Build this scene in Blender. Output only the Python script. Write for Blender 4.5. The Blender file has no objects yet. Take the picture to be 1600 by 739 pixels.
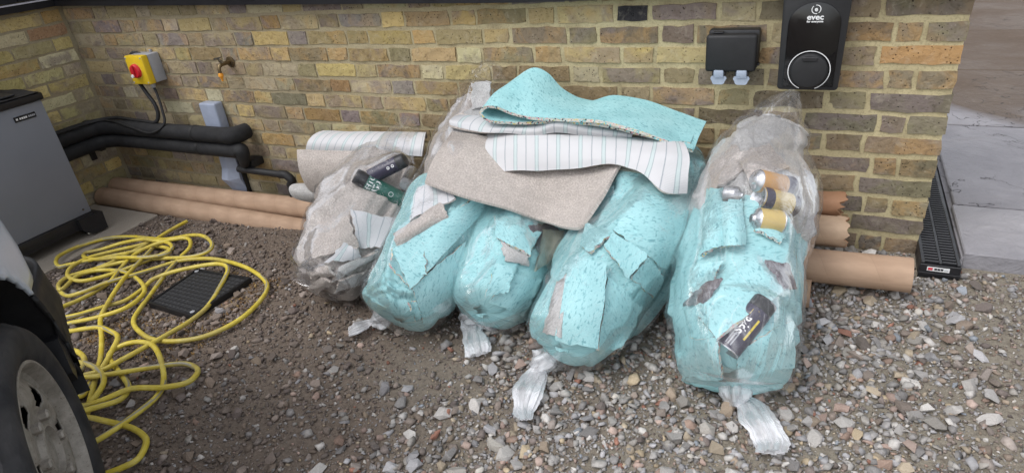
import bpy, bmesh, math, random
import numpy as np
from mathutils import Vector, Matrix, Euler, noise
from mathutils.bvhtree import BVHTree

random.seed(7)
rng = np.random.default_rng(7)
scene = bpy.context.scene
COL = scene.collection

# ---------------------------------------------------------------- camera, sky, sun, exposure
CAM = Vector((-0.36313, -2.36061, 1.25731))
FPX = 993.95
cam_data = bpy.data.cameras.new('camera')
cam_data.sensor_width = 36.0
cam_data.lens = FPX / 1600 * 36.0
cam_data.clip_end = 300
cam_data.clip_start = 0.02
cam = bpy.data.objects.new('camera', cam_data)
cam.location = CAM
cam.rotation_euler = (1.07918235, 0.0990693709, 0.439243828)
COL.objects.link(cam)
scene.camera = cam
ROT = Euler((1.07918235, 0.0990693709, 0.439243828), 'XYZ').to_matrix()
FWD = -(ROT.col[2])

SUN_EL, SUN_AZ = math.radians(58), math.radians(215)     # azimuth clockwise from +y: behind and left of the camera
world = bpy.data.worlds.new('World')
scene.world = world
world.use_nodes = True
wn, wl = world.node_tree.nodes, world.node_tree.links
sky = wn.new('ShaderNodeTexSky')
sky.sky_type = 'NISHITA'
sky.sun_disc = False
sky.sun_elevation = SUN_EL
sky.sun_rotation = SUN_AZ
sky.dust_density = 1.5
hs = wn.new('ShaderNodeHueSaturation')
hs.inputs['Saturation'].default_value = 0.22
bg = wn['Background']
bg.inputs['Strength'].default_value = 0.15
wl.new(sky.outputs[0], hs.inputs['Color'])
wl.new(hs.outputs[0], bg.inputs['Color'])
sd = bpy.data.lights.new('sun', 'SUN')
sd.energy = 0.7
sd.angle = math.radians(28)
sd.color = (1.0, 0.985, 0.965)
sun = bpy.data.objects.new('sun', sd)
dsun = Vector((math.sin(SUN_AZ) * math.cos(SUN_EL), math.cos(SUN_AZ) * math.cos(SUN_EL), math.sin(SUN_EL)))
sun.rotation_euler = dsun.to_track_quat('Z', 'Y').to_euler()
sun.location = (0, -4, 6)
COL.objects.link(sun)

scene.view_settings.view_transform = 'Standard'
scene.view_settings.look = 'None'
scene.view_settings.exposure = 0.96
scene.view_settings.gamma = 1.0
scene.cycles.use_denoising = True
scene.cycles.max_bounces = 8
scene.cycles.transparent_max_bounces = 16

# ---------------------------------------------------------------- measuring helpers (photo pixels to places)
def ray(px, py):
    return ROT @ Vector(((px - 800) / FPX, -(py - 369.5) / FPX, -1.0))
def PY(px, py, y):
    d = ray(px, py); return CAM + d * ((y - CAM.y) / d.y)
def PX(px, py, x):
    d = ray(px, py); return CAM + d * ((x - CAM.x) / d.x)
def gz(x, y=0):
    return 0.045 * min(x, 0.0)
def PG(px, py, h=0.0):
    z = 0.0; d = ray(px, py)
    for _ in range(25):
        P = CAM + d * ((z - CAM.z) / d.z); z = gz(P.x) + h
    return P
def depth(P): return (P - CAM).dot(FWD)
def proj(P):
    v = ROT.transposed() @ (Vector(P) - CAM)
    return 800 + FPX * v.x / -v.z, 369.5 - FPX * v.y / -v.z
def fn(v, s=1.0, o=0.0): return noise.noise(Vector((v[0] * s + o, v[1] * s + o * 1.7, v[2] * s - o)))
def lin(r, g, b, k=1.0):
    f = lambda c: ((c / 255 + 0.055) / 1.055) ** 2.4 if c > 10 else c / 255 / 12.92
    return (min(f(r) * k, .95), min(f(g) * k, .95), min(f(b) * k, .95), 1.0)
def crs(P, m):
    """Catmull-Rom resample of (n,d) control points to m samples"""
    P = np.asarray(P, float); n = len(P)
    if n == 1: return np.repeat(P, m, 0)
    Q = np.vstack([2 * P[0] - P[1], P, 2 * P[-1] - P[-2]])
    t = np.linspace(0, n - 1, m); i = np.minimum(t.astype(int), n - 2); f = (t - i)[:, None]
    a, b, c, d = Q[i], Q[i + 1], Q[i + 2], Q[i + 3]
    return 0.5 * (2 * b + (c - a) * f + (2 * a - 5 * b + 4 * c - d) * f ** 2 + (3 * b - a - 3 * c + d) * f ** 3)

# ---------------------------------------------------------------- object helpers
def link(o, parent=None):
    COL.objects.link(o)
    if parent is not None:
        o.parent = parent
        if parent.type == 'EMPTY': o.matrix_parent_inverse = Matrix.Translation(-parent.location)
    return o
def tag(o, label=None, cat=None, group=None, kind=None):
    if label: o['label'] = label
    if cat: o['category'] = cat
    if group: o['group'] = group
    if kind: o['kind'] = kind
    return o
def empty(name, loc=(0, 0, 0)):
    o = bpy.data.objects.new(name, None); o.location = loc; o.empty_display_size = .05
    return link(o)
def mk(name, verts, faces, mats, parent=None, smooth=False, uv=None, fmat=None):
    me = bpy.data.meshes.new(name)
    me.from_pydata([tuple(v) for v in verts], [], [tuple(f) for f in faces])
    for m in (mats if isinstance(mats, (list, tuple)) else [mats]): me.materials.append(m)
    if fmat is not None: me.polygons.foreach_set('material_index', np.asarray(fmat, np.int32))
    if smooth: me.polygons.foreach_set('use_smooth', np.ones(len(me.polygons), bool))
    if uv is not None:
        l = me.uv_layers.new(name='UVMap'); vi = np.zeros(len(me.loops), np.int32)
        me.loops.foreach_get('vertex_index', vi)
        l.data.foreach_set('uv', np.asarray(uv, np.float32)[vi].ravel())
    me.update()
    return link(bpy.data.objects.new(name, me), parent)
def from_bm(name, bm, mats, parent=None, smooth=False):
    me = bpy.data.meshes.new(name); bm.to_mesh(me); bm.free()
    for m in (mats if isinstance(mats, (list, tuple)) else [mats]): me.materials.append(m)
    if smooth: me.polygons.foreach_set('use_smooth', np.ones(len(me.polygons), bool))
    return link(bpy.data.objects.new(name, me), parent)
def sharp(o, deg=35):
    me = o.data; me.polygons.foreach_set('use_smooth', np.ones(len(me.polygons), bool))
    try: me.set_sharp_from_angle(angle=math.radians(deg))
    except Exception: pass
    return o
def box_bm(a, b, bev=0.0, seg=2, bm=None):
    bm = bm or bmesh.new()
    r = bmesh.ops.create_cube(bm, size=1.0)
    for v in r['verts']:
        v.co = Vector([(a[i] + b[i]) / 2 + v.co[i] * (b[i] - a[i]) for i in range(3)])
    if bev > 0:
        es = list({e for v in r['verts'] for e in v.link_edges})
        bmesh.ops.bevel(bm, geom=es, offset=bev, segments=seg, profile=0.5, affect='EDGES')
    return bm
def box(name, a, b, mat, parent=None, bev=0.0, seg=2):
    return sharp(from_bm(name, box_bm(a, b, bev, seg), mat, parent))
def frame_of(T, up=Vector((0, 0, 1))):
    T = T.normalized(); e1 = T.cross(up)
    if e1.length < 1e-3: e1 = T.cross(Vector((0, 1, 0)))
    e1.normalize(); return e1, e1.cross(T).normalized() * 1.0
def tube(name, pts, r, mat, parent=None, n=12, m=None, cap=True, twist=0.0):
    """round tube through control points; r number or list"""
    rs = r if isinstance(r, (list, tuple)) else [r] * len(pts)
    A = np.array([list(p) + [q] for p, q in zip(pts, rs)])
    A = crs(A, m or max(2, (len(pts) - 1) * 8 + 1)); V, U = [], []
    L = 0; e1 = None
    for i, a in enumerate(A):
        P = Vector(a[:3]); T = Vector((A[min(i + 1, len(A) - 1)] - A[max(i - 1, 0)])[:3]).normalized()
        if i: L += (P - Vector(A[i - 1][:3])).length
        if e1 is None: e1, e2 = frame_of(T)
        else:
            e1 = (e1 - T * e1.dot(T)).normalized(); e2 = e1.cross(T)
        for k in range(n):
            t = 2 * math.pi * k / n + 0 * twist
            V.append(P + (e1 * math.cos(t) + e2 * math.sin(t)) * a[3]); U.append((L, (k / n + twist * L) % 1 if twist else k / n))
    F = []
    for i in range(len(A) - 1):
        for k in range(n):
            F.append((i * n + k, i * n + (k + 1) % n, (i + 1) * n + (k + 1) % n, (i + 1) * n + k))
    if cap:
        F.append(tuple(range(n))[::-1]); F.append(tuple(range((len(A) - 1) * n, len(A) * n)))
    o = mk(name, V, F, mat, parent, uv=U)
    return sharp(o, 50)
def lathe(name, prof, origin, axis, mat, parent=None, n=32, fmat=None, smooth_deg=40):
    """prof: list of (radius, offset along axis)"""
    axis = Vector(axis).normalized(); e1, e2 = frame_of(axis); V, F, M = [], [], []
    for r, z in prof:
        for k in range(n):
            t = 2 * math.pi * k / n
            V.append(Vector(origin) + axis * z + (e1 * math.cos(t) + e2 * math.sin(t)) * max(r, 1e-4))
    for i in range(len(prof) - 1):
        for k in range(n):
            F.append((i * n + k, i * n + (k + 1) % n, (i + 1) * n + (k + 1) % n, (i + 1) * n + k)); M.append(fmat[i] if fmat else 0)
    o = mk(name, V, F, mat, parent, fmat=M)
    return sharp(o, smooth_deg)
def text_geo(body, size, bold=0.0):
    cu = bpy.data.curves.new('lettering', 'FONT'); cu.body = body; cu.size = size; cu.align_x = 'CENTER'; cu.align_y = 'CENTER'
    cu.offset = bold; cu.resolution_u = 3
    o = bpy.data.objects.new('lettering', cu); COL.objects.link(o)
    bpy.context.view_layer.update()
    me = o.evaluated_get(bpy.context.evaluated_depsgraph_get()).to_mesh()
    V = [v.co.copy() for v in me.vertices]; F = [tuple(p.vertices) for p in me.polygons]
    o.to_mesh_clear(); bpy.data.objects.remove(o); bpy.data.curves.remove(cu)
    return V, F
def text_on(name, body, size, f, mat, parent, bold=0.0):
    V, F = text_geo(body, size, bold)
    return mk(name, [f(v.x, v.y) for v in V], F, mat, parent)

# ---------------------------------------------------------------- materials
class NT:
    def __init__(s, name):
        s.m = bpy.data.materials.new(name); s.m.use_nodes = True
        s.n = s.m.node_tree.nodes; s.l = s.m.node_tree.links
        s.b = s.n['Principled BSDF']; s.out = s.n['Material Output']
    def new(s, t, **kw):
        x = s.n.new('ShaderNode' + t)
        for k, v in kw.items(): setattr(x, k, v)
        return x
    def set(s, node, key, val):
        if hasattr(val, 'is_linked') or isinstance(val, bpy.types.NodeSocket): s.l.new(val, node.inputs[key])
        else: node.inputs[key].default_value = val
    def coord(s, kind='Object', scale=(1, 1, 1), rand=False):
        tc = s.new('TexCoord'); mp = s.new('Mapping'); s.l.new(tc.outputs[kind], mp.inputs['Vector'])
        mp.inputs['Scale'].default_value = scale
        if rand:
            oi = s.new('ObjectInfo'); mu = s.new('Math', operation='MULTIPLY'); mu.inputs[1].default_value = 40
            s.l.new(oi.outputs['Random'], mu.inputs[0]); s.l.new(mu.outputs[0], mp.inputs['Location'])
        return mp.outputs[0]
    def noise(s, vec, scale, detail=4, rough=.55, dist=0):
        x = s.new('TexNoise'); s.set(x, 'Vector', vec); x.inputs['Scale'].default_value = scale
        x.inputs['Detail'].default_value = detail; x.inputs['Roughness'].default_value = rough; x.inputs['Distortion'].default_value = dist
        return x.outputs['Fac']
    def vor(s, vec, scale, feature='F1', out='Distance', rnd=1.0):
        x = s.new('TexVoronoi', feature=feature); s.set(x, 'Vector', vec); x.inputs['Scale'].default_value = scale; x.inputs['Randomness'].default_value = rnd
        return x.outputs[out]
    def ramp(s, fac, stops, interp='LINEAR'):
        x = s.new('ValToRGB'); s.l.new(fac, x.inputs[0]); x.color_ramp.interpolation = interp
        el = x.color_ramp.elements
        while len(el) < len(stops): el.new(.5)
        for e, (p, c) in zip(el, stops):
            e.position = p; e.color = c if isinstance(c, (tuple, list)) else (c, c, c, 1)
        return x.outputs[0]
    def mix(s, fac, a, b, mode='MIX'):
        x = s.new('Mix', data_type='RGBA', blend_type=mode)
        s.set(x, 0, fac); s.set(x, 6, a); s.set(x, 7, b); return x.outputs[2]
    def math(s, op, a, b=0.0):
        x = s.new('Math', operation=op); s.set(x, 0, a); s.set(x, 1, b); return x.outputs[0]
    def bump(s, h, strength, dist):
        x = s.new('Bump'); s.l.new(h, x.inputs['Height']); x.inputs['Strength'].default_value = strength; x.inputs['Distance'].default_value = dist
        return x.outputs[0]
    def done(s, color=None, rough=None, normal=None, metal=None, spec=None):
        for k, v in (('Base Color', color), ('Roughness', rough), ('Normal', normal), ('Metallic', metal), ('Specular IOR Level', spec)):
            if v is not None: s.set(s.b, k, v)
        return s.m
def plain(name, col, rough=.5, metal=0.0, var=.12, scale=30, bump=.0, spec=None):
    t = NT(name); v = t.coord('Object')
    n = t.noise(v, scale, 5)
    c = t.mix(t.ramp(n, [(.35, 0), (.7, 1)]), tuple(x * (1 - var) for x in col[:3]) + (1,), tuple(min(1, x * (1 + var)) for x in col[:3]) + (1,))
    r = t.ramp(t.noise(v, scale * .4, 4), [(.3, max(0, rough - .1)), (.7, min(1, rough + .12))])
    nb = t.bump(t.noise(v, scale * 6, 3), bump, .002) if bump else None
    return t.done(c, r, nb, metal, spec)

def brick_mat():
    t = NT('stock_brick'); v = t.coord('Object', rand=True); oi = t.new('ObjectInfo'); base = oi.outputs['Color']
    rnd = oi.outputs['Random']; h1 = t.math('FRACT', t.math('MULTIPLY', rnd, 7.31)); h2 = t.math('FRACT', t.math('MULTIPLY', rnd, 23.7))
    n1 = t.noise(v, 8, 4, .6, .5); n2 = t.noise(v, 70, 6, .72); n3 = t.noise(v, 9, 4, .6, .8); n4 = t.noise(v, 26, 5, .65, .6)
    c = t.mix(t.math('MULTIPLY', t.ramp(n1, [(.44, 0), (.58, 1)]), t.ramp(h1, [(.3, .1), (.6, .85)])), base, t.mix(.75, base, lin(126, 113, 112)))
    c = t.mix(t.math('MULTIPLY', t.ramp(n3, [(.46, 0), (.60, 1)]), t.ramp(h2, [(.4, 0), (.8, .7)])), c, t.mix(.6, base, lin(184, 146, 92)))
    c = t.mix(t.ramp(n4, [(.28, .65), (.45, 0)]), c, t.mix(1.0, base, (.50, .47, .46, 1), 'MULTIPLY'))
    c = t.mix(t.ramp(n4, [(.55, 0), (.72, .5)]), c, t.mix(.5, base, lin(198, 188, 168)))
    c = t.mix(t.ramp(n2, [(.32, .75), (.44, 0)]), c, t.mix(1.0, base, (.38, .35, .33, 1), 'MULTIPLY'))
    c = t.mix(t.ramp(n2, [(.60, 0), (.74, .4)]), c, lin(196, 188, 170))
    pit = t.ramp(t.vor(v, 75), [(.10, 1), (.17, 0)])
    pm = t.math('MULTIPLY', pit, t.ramp(t.noise(v, 9, 2), [(.44, 0), (.52, 1)]))
    c = t.mix(pm, c, lin(36, 30, 27))
    h = t.math('SUBTRACT', t.math('ADD', t.math('MULTIPLY', n2, .6), n4), pm)
    return t.done(c, .93, t.bump(h, .9, .006), spec=.2)
def mortar_mat():
    t = NT('mortar'); v = t.coord('Object')
    sx = t.new('SeparateXYZ'); t.l.new(v, sx.inputs[0])
    g = t.ramp(t.math('ADD', t.math('MULTIPLY', sx.outputs[0], .28), 1.12), [(.35, lin(160, 149, 124)), (.72, lin(186, 174, 138))])
    n = t.noise(v, 9, 6, .6); n2 = t.noise(v, 160, 4, .7)
    c = t.mix(t.ramp(n, [(.35, .5), (.55, 0)]), g, lin(136, 122, 94))
    c = t.mix(t.ramp(n2, [(.36, .4), (.5, 0)]), c, lin(112, 100, 78))
    return t.done(c, .95, t.bump(t.math('ADD', n2, n), .5, .003), spec=.15)
def ground_mat():
    t = NT('dirt'); v = t.coord('Object'); sx = t.new('SeparateXYZ'); t.l.new(v, sx.inputs[0])
    n = t.noise(v, 2.2, 5, .6); n2 = t.noise(v, 60, 6, .7); n3 = t.noise(v, 250, 3, .7)
    g = t.math('ADD', t.math('MULTIPLY', sx.outputs[0], .45), t.math('ADD', n, .75))
    c = t.ramp(g, [(.1, lin(124, 110, 99)), (.55, lin(130, 116, 104)), (1.0, lin(150, 142, 128))])
    c = t.mix(t.ramp(n2, [(.3, .7), (.55, 0)]), c, lin(86, 75, 66))
    c = t.mix(t.ramp(n3, [(.5, 0), (.72, .6)]), c, lin(150, 138, 122))
    return t.done(c, t.ramp(n, [(.4, .95), (.7, .8)]), t.bump(t.math('ADD', n2, n3), .9, .008), spec=.25)
def stone_mat(attr):
    t = NT('stone_attr' if attr else 'stone_obj')
    if attr:
        a = t.new('Attribute', attribute_name='Col'); base = a.outputs['Color']
    else: base = t.new('ObjectInfo').outputs['Color']
    v = t.coord('Object'); n = t.noise(v, 130 if attr else 8, 5, .65); n2 = t.noise(v, 500 if attr else 30, 3)
    c = t.mix(t.ramp(n, [(.35, .5), (.6, 0)]), base, t.mix(1.0, base, (.55, .52, .5, 1), 'MULTIPLY'))
    c = t.mix(t.ramp(n2, [(.58, 0), (.75, .35)]), c, lin(205, 198, 188))
    return t.done(c, .82, t.bump(n, .5, .002), spec=.3)
def underlay_mat():
    t = NT('turquoise_foam'); v = t.coord('UV'); oi = t.new('ObjectInfo')
    r = t.new('VectorRotate', rotation_type='Z_AXIS'); t.l.new(v, r.inputs['Vector'])
    t.l.new(t.math('MULTIPLY', oi.outputs['Random'], 2.5), r.inputs['Angle'])
    mp = t.new('Mapping'); t.l.new(r.outputs[0], mp.inputs['Vector']); mp.inputs['Scale'].default_value = (55, 112, 1)
    f1 = t.noise(mp.outputs[0], 1.0, 3, .55, .8)
    mp2 = t.new('Mapping'); t.l.new(r.outputs[0], mp2.inputs['Vector']); mp2.inputs['Scale'].default_value = (60, 170, 1); mp2.inputs['Location'].default_value = (3, 7, 0)
    f2 = t.noise(mp2.outputs[0], 1.0, 3, .5, .5)
    big = t.noise(v, 9, 4)
    base = t.mix(t.ramp(big, [(.3, 0), (.7, 1)]), lin(140, 190, 193), lin(163, 208, 210))
    base = t.mix(t.ramp(t.math('FRACT', t.math('MULTIPLY', oi.outputs['Random'], 11.3)), [(0, 0), (1, .35)]), base, lin(168, 206, 208))
    c = t.mix(t.ramp(f1, [(.58, 0), (.66, .65)]), base, lin(80, 136, 144))
    c = t.mix(t.ramp(f2, [(.59, 0), (.68, .6)]), c, lin(94, 150, 157))
    c = t.mix(t.ramp(f2, [(.28, .4), (.36, 0)]), c, lin(172, 228, 228))
    return t.done(c, .75, t.bump(t.math('ADD', t.noise(v, 220, 3), big), .35, .003), spec=.25)
def crumb_mat():
    t = NT('foam_crumb_edge'); v = t.coord('Object')
    col = t.vor(v, 190, out='Color'); s = t.new('SeparateColor'); t.l.new(col, s.inputs[0])
    c = t.ramp(s.outputs[0], [(0, lin(205, 200, 190)), (.5, lin(190, 205, 200)), (.66, lin(120, 185, 190)), (.78, lin(60, 60, 70)), (.86, lin(210, 195, 120)), (.94, lin(215, 150, 160))], 'CONSTANT')
    return t.done(c, .9, t.bump(t.vor(v, 190), .6, .004))
def pile_mat(name, c1, c2):
    t = NT(name); v = t.coord('UV'); n = t.noise(v, 330, 3, .7); n2 = t.noise(v, 26, 4); n3 = t.vor(v, 420)
    c = t.mix(t.ramp(t.math('ADD', t.math('MULTIPLY', n, .5), t.math('MULTIPLY', t.noise(v, 140, 2, .6), .5)), [(.40, 0), (.60, 1)]), tuple(x * .9 for x in c1[:3]) + (1,), c2)
    c = t.mix(t.ramp(n2, [(.35, .3), (.65, 0)]), c, tuple(x * .7 for x in c1[:3]) + (1,))
    m = t.done(c, .97, t.bump(t.math('ADD', n, n3), .9, .006), spec=.1)
    t.b.inputs['Sheen Weight'].default_value = .25
    return m
def backing_mat():
    t = NT('striped_carpet_backing'); v = t.coord('UV'); s = t.new('SeparateXYZ'); t.l.new(v, s.inputs[0])
    x = t.math('ADD', s.outputs[0], t.math('MULTIPLY', t.noise(v, 30, 2), .003))
    def stripe(period, off, w, col, c):
        f = t.math('ABSOLUTE', t.math('SUBTRACT', t.math('FRACT', t.math('ADD', t.math('DIVIDE', x, period), off)), .5))
        k = t.ramp(f, [(w / period * .7, 1), (w / period, 0)])
        k = t.math('MULTIPLY', k, t.ramp(t.noise(v, 320, 2), [(.25, .55), (.6, .95)]))
        return t.mix(k, c, col)
    weave = t.new('TexWave', wave_type='BANDS', bands_direction='Y'); t.l.new(v, weave.inputs['Vector']); weave.inputs['Scale'].default_value = 95; weave.inputs['Distortion'].default_value = 1.0
    base = t.mix(t.ramp(weave.outputs['Fac'], [(.2, .35), (.7, 0)]), lin(204, 203, 204), lin(176, 175, 178))
    c = stripe(.085, 0.0, .0065, lin(186, 199, 198), base)
    c = stripe(.085, 0.075, .0016, lin(150, 162, 166), c)
    c = stripe(.085, -.075, .0016, lin(150, 162, 166), c)
    c = stripe(.085, 0.5, .0022, lin(150, 156, 162), c)
    return t.done(c, .9, t.bump(weave.outputs['Fac'], .35, .002), spec=.15)
def film_mat(name, h0, h1, scale=9, rough=.10, fres=.36):
    t = NT(name); t.n.remove(t.b); v = t.coord('UV')
    mp = t.new('Mapping'); t.l.new(v, mp.inputs['Vector']); mp.inputs['Scale'].default_value = (1, 2.2, 1)
    n = t.noise(mp.outputs[0], scale, 3, .5, 1.0); n2 = t.noise(v, scale * 3.2, 4, .6, 2.5); n3 = t.noise(v, scale * .45, 3)
    def streak(x, w): return t.ramp(t.math('ABSOLUTE', t.math('SUBTRACT', x, .5)), [(0.0, 1), (w, 0)])
    st = t.math('MAXIMUM', streak(n, .016), t.math('MULTIPLY', streak(n2, .010), .6))
    st = t.math('MULTIPLY', st, t.ramp(n3, [(.4, .15), (.62, 1)]))
    bp = t.bump(t.math('ADD', n, t.math('MULTIPLY', n2, .2)), .22, .03)
    tr = t.new('BsdfTransparent'); tr.inputs[0].default_value = (.985, .985, .99, 1)
    gl = t.new('BsdfGlossy'); gl.inputs['Roughness'].default_value = rough; t.l.new(bp, gl.inputs['Normal'])
    df = t.new('BsdfDiffuse'); df.inputs[0].default_value = (.93, .93, .95, 1)
    tl = t.new('BsdfTranslucent'); tl.inputs[0].default_value = (.93, .93, .95, 1)
    m0 = t.new('MixShader'); m0.inputs[0].default_value = .3; t.l.new(df.outputs[0], m0.inputs[1]); t.l.new(tl.outputs[0], m0.inputs[2])
    hz = t.math('ADD', t.ramp(n3, [(.35, h0 * .5), (.65, h0 * 1.5)]), t.math('MULTIPLY', st, h1)); hz.node.use_clamp = True
    m1 = t.new('MixShader'); t.l.new(hz, m1.inputs[0]); t.l.new(tr.outputs[0], m1.inputs[1]); t.l.new(m0.outputs[0], m1.inputs[2])
    fr = t.new('Fresnel'); fr.inputs['IOR'].default_value = 1.33; t.l.new(bp, fr.inputs['Normal'])
    m2 = t.new('MixShader'); t.l.new(t.math('MULTIPLY', fr.outputs[0], fres), m2.inputs[0]); t.l.new(m1.outputs[0], m2.inputs[1]); t.l.new(gl.outputs[0], m2.inputs[2])
    t.l.new(m2.outputs[0], t.out.inputs['Surface'])
    return t.m
def card_mat(name, c1, c2):
    t = NT(name); v = t.coord('UV'); s = t.new('SeparateXYZ'); t.l.new(v, s.inputs[0])
    k = t.math('FRACT', t.math('ADD', t.math('MULTIPLY', s.outputs[0], 6.5), s.outputs[1]))
    seam = t.ramp(k, [(0, 1), (.02, 0)])
    band = t.ramp(k, [(.0, 0), (.5, 1), (1, .3)])
    n = t.noise(v, 14, 5)
    c = t.mix(t.math('MULTIPLY', band, .5), c1, c2)
    c = t.mix(t.ramp(n, [(.4, .4), (.65, 0)]), c, tuple(x * .75 for x in c1[:3]) + (1,))
    c = t.mix(t.math('MULTIPLY', seam, .35), c, tuple(x * .6 for x in c1[:3]) + (1,))
    return t.done(c, .7, t.bump(t.noise(v, 90, 3), .15, .003), spec=.3)
def hose_mat():
    t = NT('yellow_hose'); v = t.coord('UV'); s = t.new('SeparateXYZ'); t.l.new(v, s.inputs[0])
    k = t.ramp(s.outputs[1], [(.0, 0), (.05, 1), (.13, 1), (.18, 0)])
    n = t.noise(t.coord('Object'), 22, 5, .65)
    c = t.mix(t.ramp(n, [(.35, 0), (.7, 1)]), lin(194, 172, 52), lin(214, 196, 92))
    c = t.mix(t.ramp(t.noise(t.coord('Object'), 7, 4), [(.45, 0), (.7, .7)]), c, lin(150, 138, 96))
    c = t.mix(t.math('MULTIPLY', k, .85), c, lin(140, 138, 130))
    return t.done(c, .42, t.bump(n, .1, .002), spec=.4)
def slab_mat():
    t = NT('riven_slate'); v = t.coord('Object', rand=True)
    n = t.noise(v, 2.6, 6, .62, .7); n2 = t.noise(v, 16, 7, .7, 1.2); wet = t.noise(v, 1.6, 4, .55, .5); cr = t.noise(v, 3.1, 4, .6, 1.0)
    c = t.mix(t.ramp(n, [(.35, 0), (.7, 1)]), lin(132, 130, 134), lin(158, 155, 158))
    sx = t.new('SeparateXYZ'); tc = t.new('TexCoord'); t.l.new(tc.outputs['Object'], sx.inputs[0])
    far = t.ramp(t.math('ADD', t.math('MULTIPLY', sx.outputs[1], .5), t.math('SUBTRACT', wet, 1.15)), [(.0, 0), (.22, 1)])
    c = t.mix(t.math('MULTIPLY', far, .85), c, t.mix(n2, lin(70, 52, 36), lin(98, 80, 58)))  # brown reflection and staining both painted into the colour of the farther slabs
    c = t.mix(t.ramp(n2, [(.58, 0), (.75, .2)]), c, lin(150, 142, 136))
    k = t.ramp(t.math('ABSOLUTE', t.math('SUBTRACT', cr, .5)), [(0, 1), (.008, 0)])
    k = t.math('MULTIPLY', k, t.ramp(t.noise(v, 1.3, 2), [(.48, 0), (.56, .8)]))
    c = t.mix(k, c, lin(40, 37, 36))
    r = t.ramp(wet, [(.4, .75), (.6, .5)])
    h = t.math('SUBTRACT', t.math('ADD', n, t.math('MULTIPLY', n2, .4)), t.math('MULTIPLY', k, .2))
    return t.done(c, r, t.bump(h, .8, .03), spec=.12)
def concrete_mat():
    t = NT('concrete'); v = t.coord('Object'); n = t.noise(v, 5, 6, .65); n2 = t.noise(v, 160, 3)
    c = t.mix(n, lin(138, 128, 116), lin(172, 163, 150)); c = t.mix(t.ramp(n2, [(.4, .25), (.55, 0)]), c, lin(110, 102, 94))
    return t.done(c, .9, t.bump(t.math('ADD', n, n2), .3, .003))
def tyre_mat():
    t = NT('tyre_rubber'); v = t.coord('Object'); n = t.noise(v, 9, 5, .65)
    c = t.mix(t.ramp(n, [(.4, 0), (.7, 1)]), lin(36, 36, 39), lin(62, 60, 60))
    return t.done(c, .72, t.bump(t.noise(v, 200, 3), .3, .002), spec=.35)
def rim_mat():
    t = NT('dirty_steel_rim'); v = t.coord('Object'); n = t.noise(v, 26, 6, .7); n2 = t.noise(v, 110, 4, .7)
    c = t.mix(t.ramp(n, [(.35, 0), (.7, 1)]), lin(128, 122, 113), lin(164, 157, 148))
    c = t.mix(t.ramp(n2, [(.6, 0), (.7, .85)]), c, lin(88, 66, 48))
    return t.done(c, .62, t.bump(n2, .3, .002), .35)

M = {}
M['brick'] = brick_mat(); M['mortar'] = mortar_mat(); M['dirt'] = ground_mat()
M['stone'] = stone_mat(False); M['gravel'] = stone_mat(True)
M['foam'] = underlay_mat(); M['crumb'] = crumb_mat()
M['pile'] = pile_mat('beige_carpet_pile', lin(206, 192, 182), lin(242, 232, 224))
M['pile_bag'] = pile_mat('greyish_carpet_pile', lin(194, 183, 175), lin(230, 221, 214))
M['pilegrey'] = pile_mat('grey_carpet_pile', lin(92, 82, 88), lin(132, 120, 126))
M['backing'] = backing_mat()
M['whitefelt'] = pile_mat('pale_felt', lin(212, 208, 205), lin(238, 236, 233))
M['olive'] = plain('olive_backing', lin(140, 140, 126), .8)
M['film_clear'] = film_mat('clear_polythene', .012, .30)
M['film_milky'] = film_mat('milky_polythene', .05, .30)
M['film_knot'] = film_mat('gathered_polythene', .58, .3, 22, .15, .45)
M['card'] = card_mat('cardboard', lin(166, 138, 115), lin(188, 160, 136))
M['card_pale'] = card_mat('pale_cardboard', lin(172, 146, 122), lin(196, 172, 148))
M['card_orange'] = card_mat('brown_cardboard', lin(152, 114, 86), lin(168, 128, 100))
M['card_in'] = plain('cardboard_core', lin(150, 112, 82), .85)
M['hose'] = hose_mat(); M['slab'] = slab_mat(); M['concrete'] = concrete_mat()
M['black'] = plain('black_plastic', lin(30, 30, 33), .42, scale=60)
M['gloss'] = plain('gloss_black', lin(12, 12, 14), .12, var=.05)
M['matt'] = plain('matt_black', lin(26, 26, 28), .62, scale=40, bump=.2)
M['foamblack'] = plain('black_pipe_foam', lin(30, 30, 32), .8, var=.3, scale=25, bump=.3)
M['yellow'] = plain('yellow_plastic', lin(222, 188, 40), .38, var=.05)
M['red'] = plain('red_plastic', lin(196, 34, 46), .35, var=.06)
M['greyplastic'] = plain('grey_plastic', lin(158, 160, 166), .45, var=.05)
M['bluegrey'] = plain('blue_grey_plastic', lin(150, 158, 176), .42, var=.05)
M['flap'] = plain('pale_socket_flap', lin(158, 168, 184), .3, var=.04)
M['white'] = plain('white_print', lin(222, 222, 222), .5, var=.03)
M['chrome'] = plain('dull_chrome', lin(150, 146, 138), .28, .9, scale=60)
M['brass'] = plain('weathered_brass', lin(120, 104, 78), .42, .85, scale=60)
M['orange'] = plain('orange_plastic', lin(226, 150, 40), .4, var=.06)
M['hpgrey'] = plain('grey_cabinet_metal', lin(126, 130, 139), .38, var=.03, scale=6)
M['hpbadge'] = plain('dark_badge', lin(30, 32, 36), .3)
M['tyre'] = tyre_mat(); M['rim'] = rim_mat()
M['van'] = plain('white_van_paint', lin(196, 204, 216), .22, var=.03, scale=4)
M['trim'] = plain('pale_drip_edge', lin(190, 188, 196), .4)
M['cladding'] = plain('black_cladding', lin(20, 20, 25), .5, scale=20)
M['alu'] = plain('can_aluminium', lin(190, 190, 192), .25, .85, var=.04)
M['cangreen'] = plain('green_can_print', lin(38, 92, 80), .3, var=.06)
M['candark'] = plain('dark_can_print', lin(52, 48, 66), .3, var=.06)
M['canorange'] = plain('orange_can_print', lin(186, 142, 88), .35, var=.06)
M['canyellow'] = plain('yellow_can_print', lin(188, 164, 102), .35, var=.06)
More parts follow.
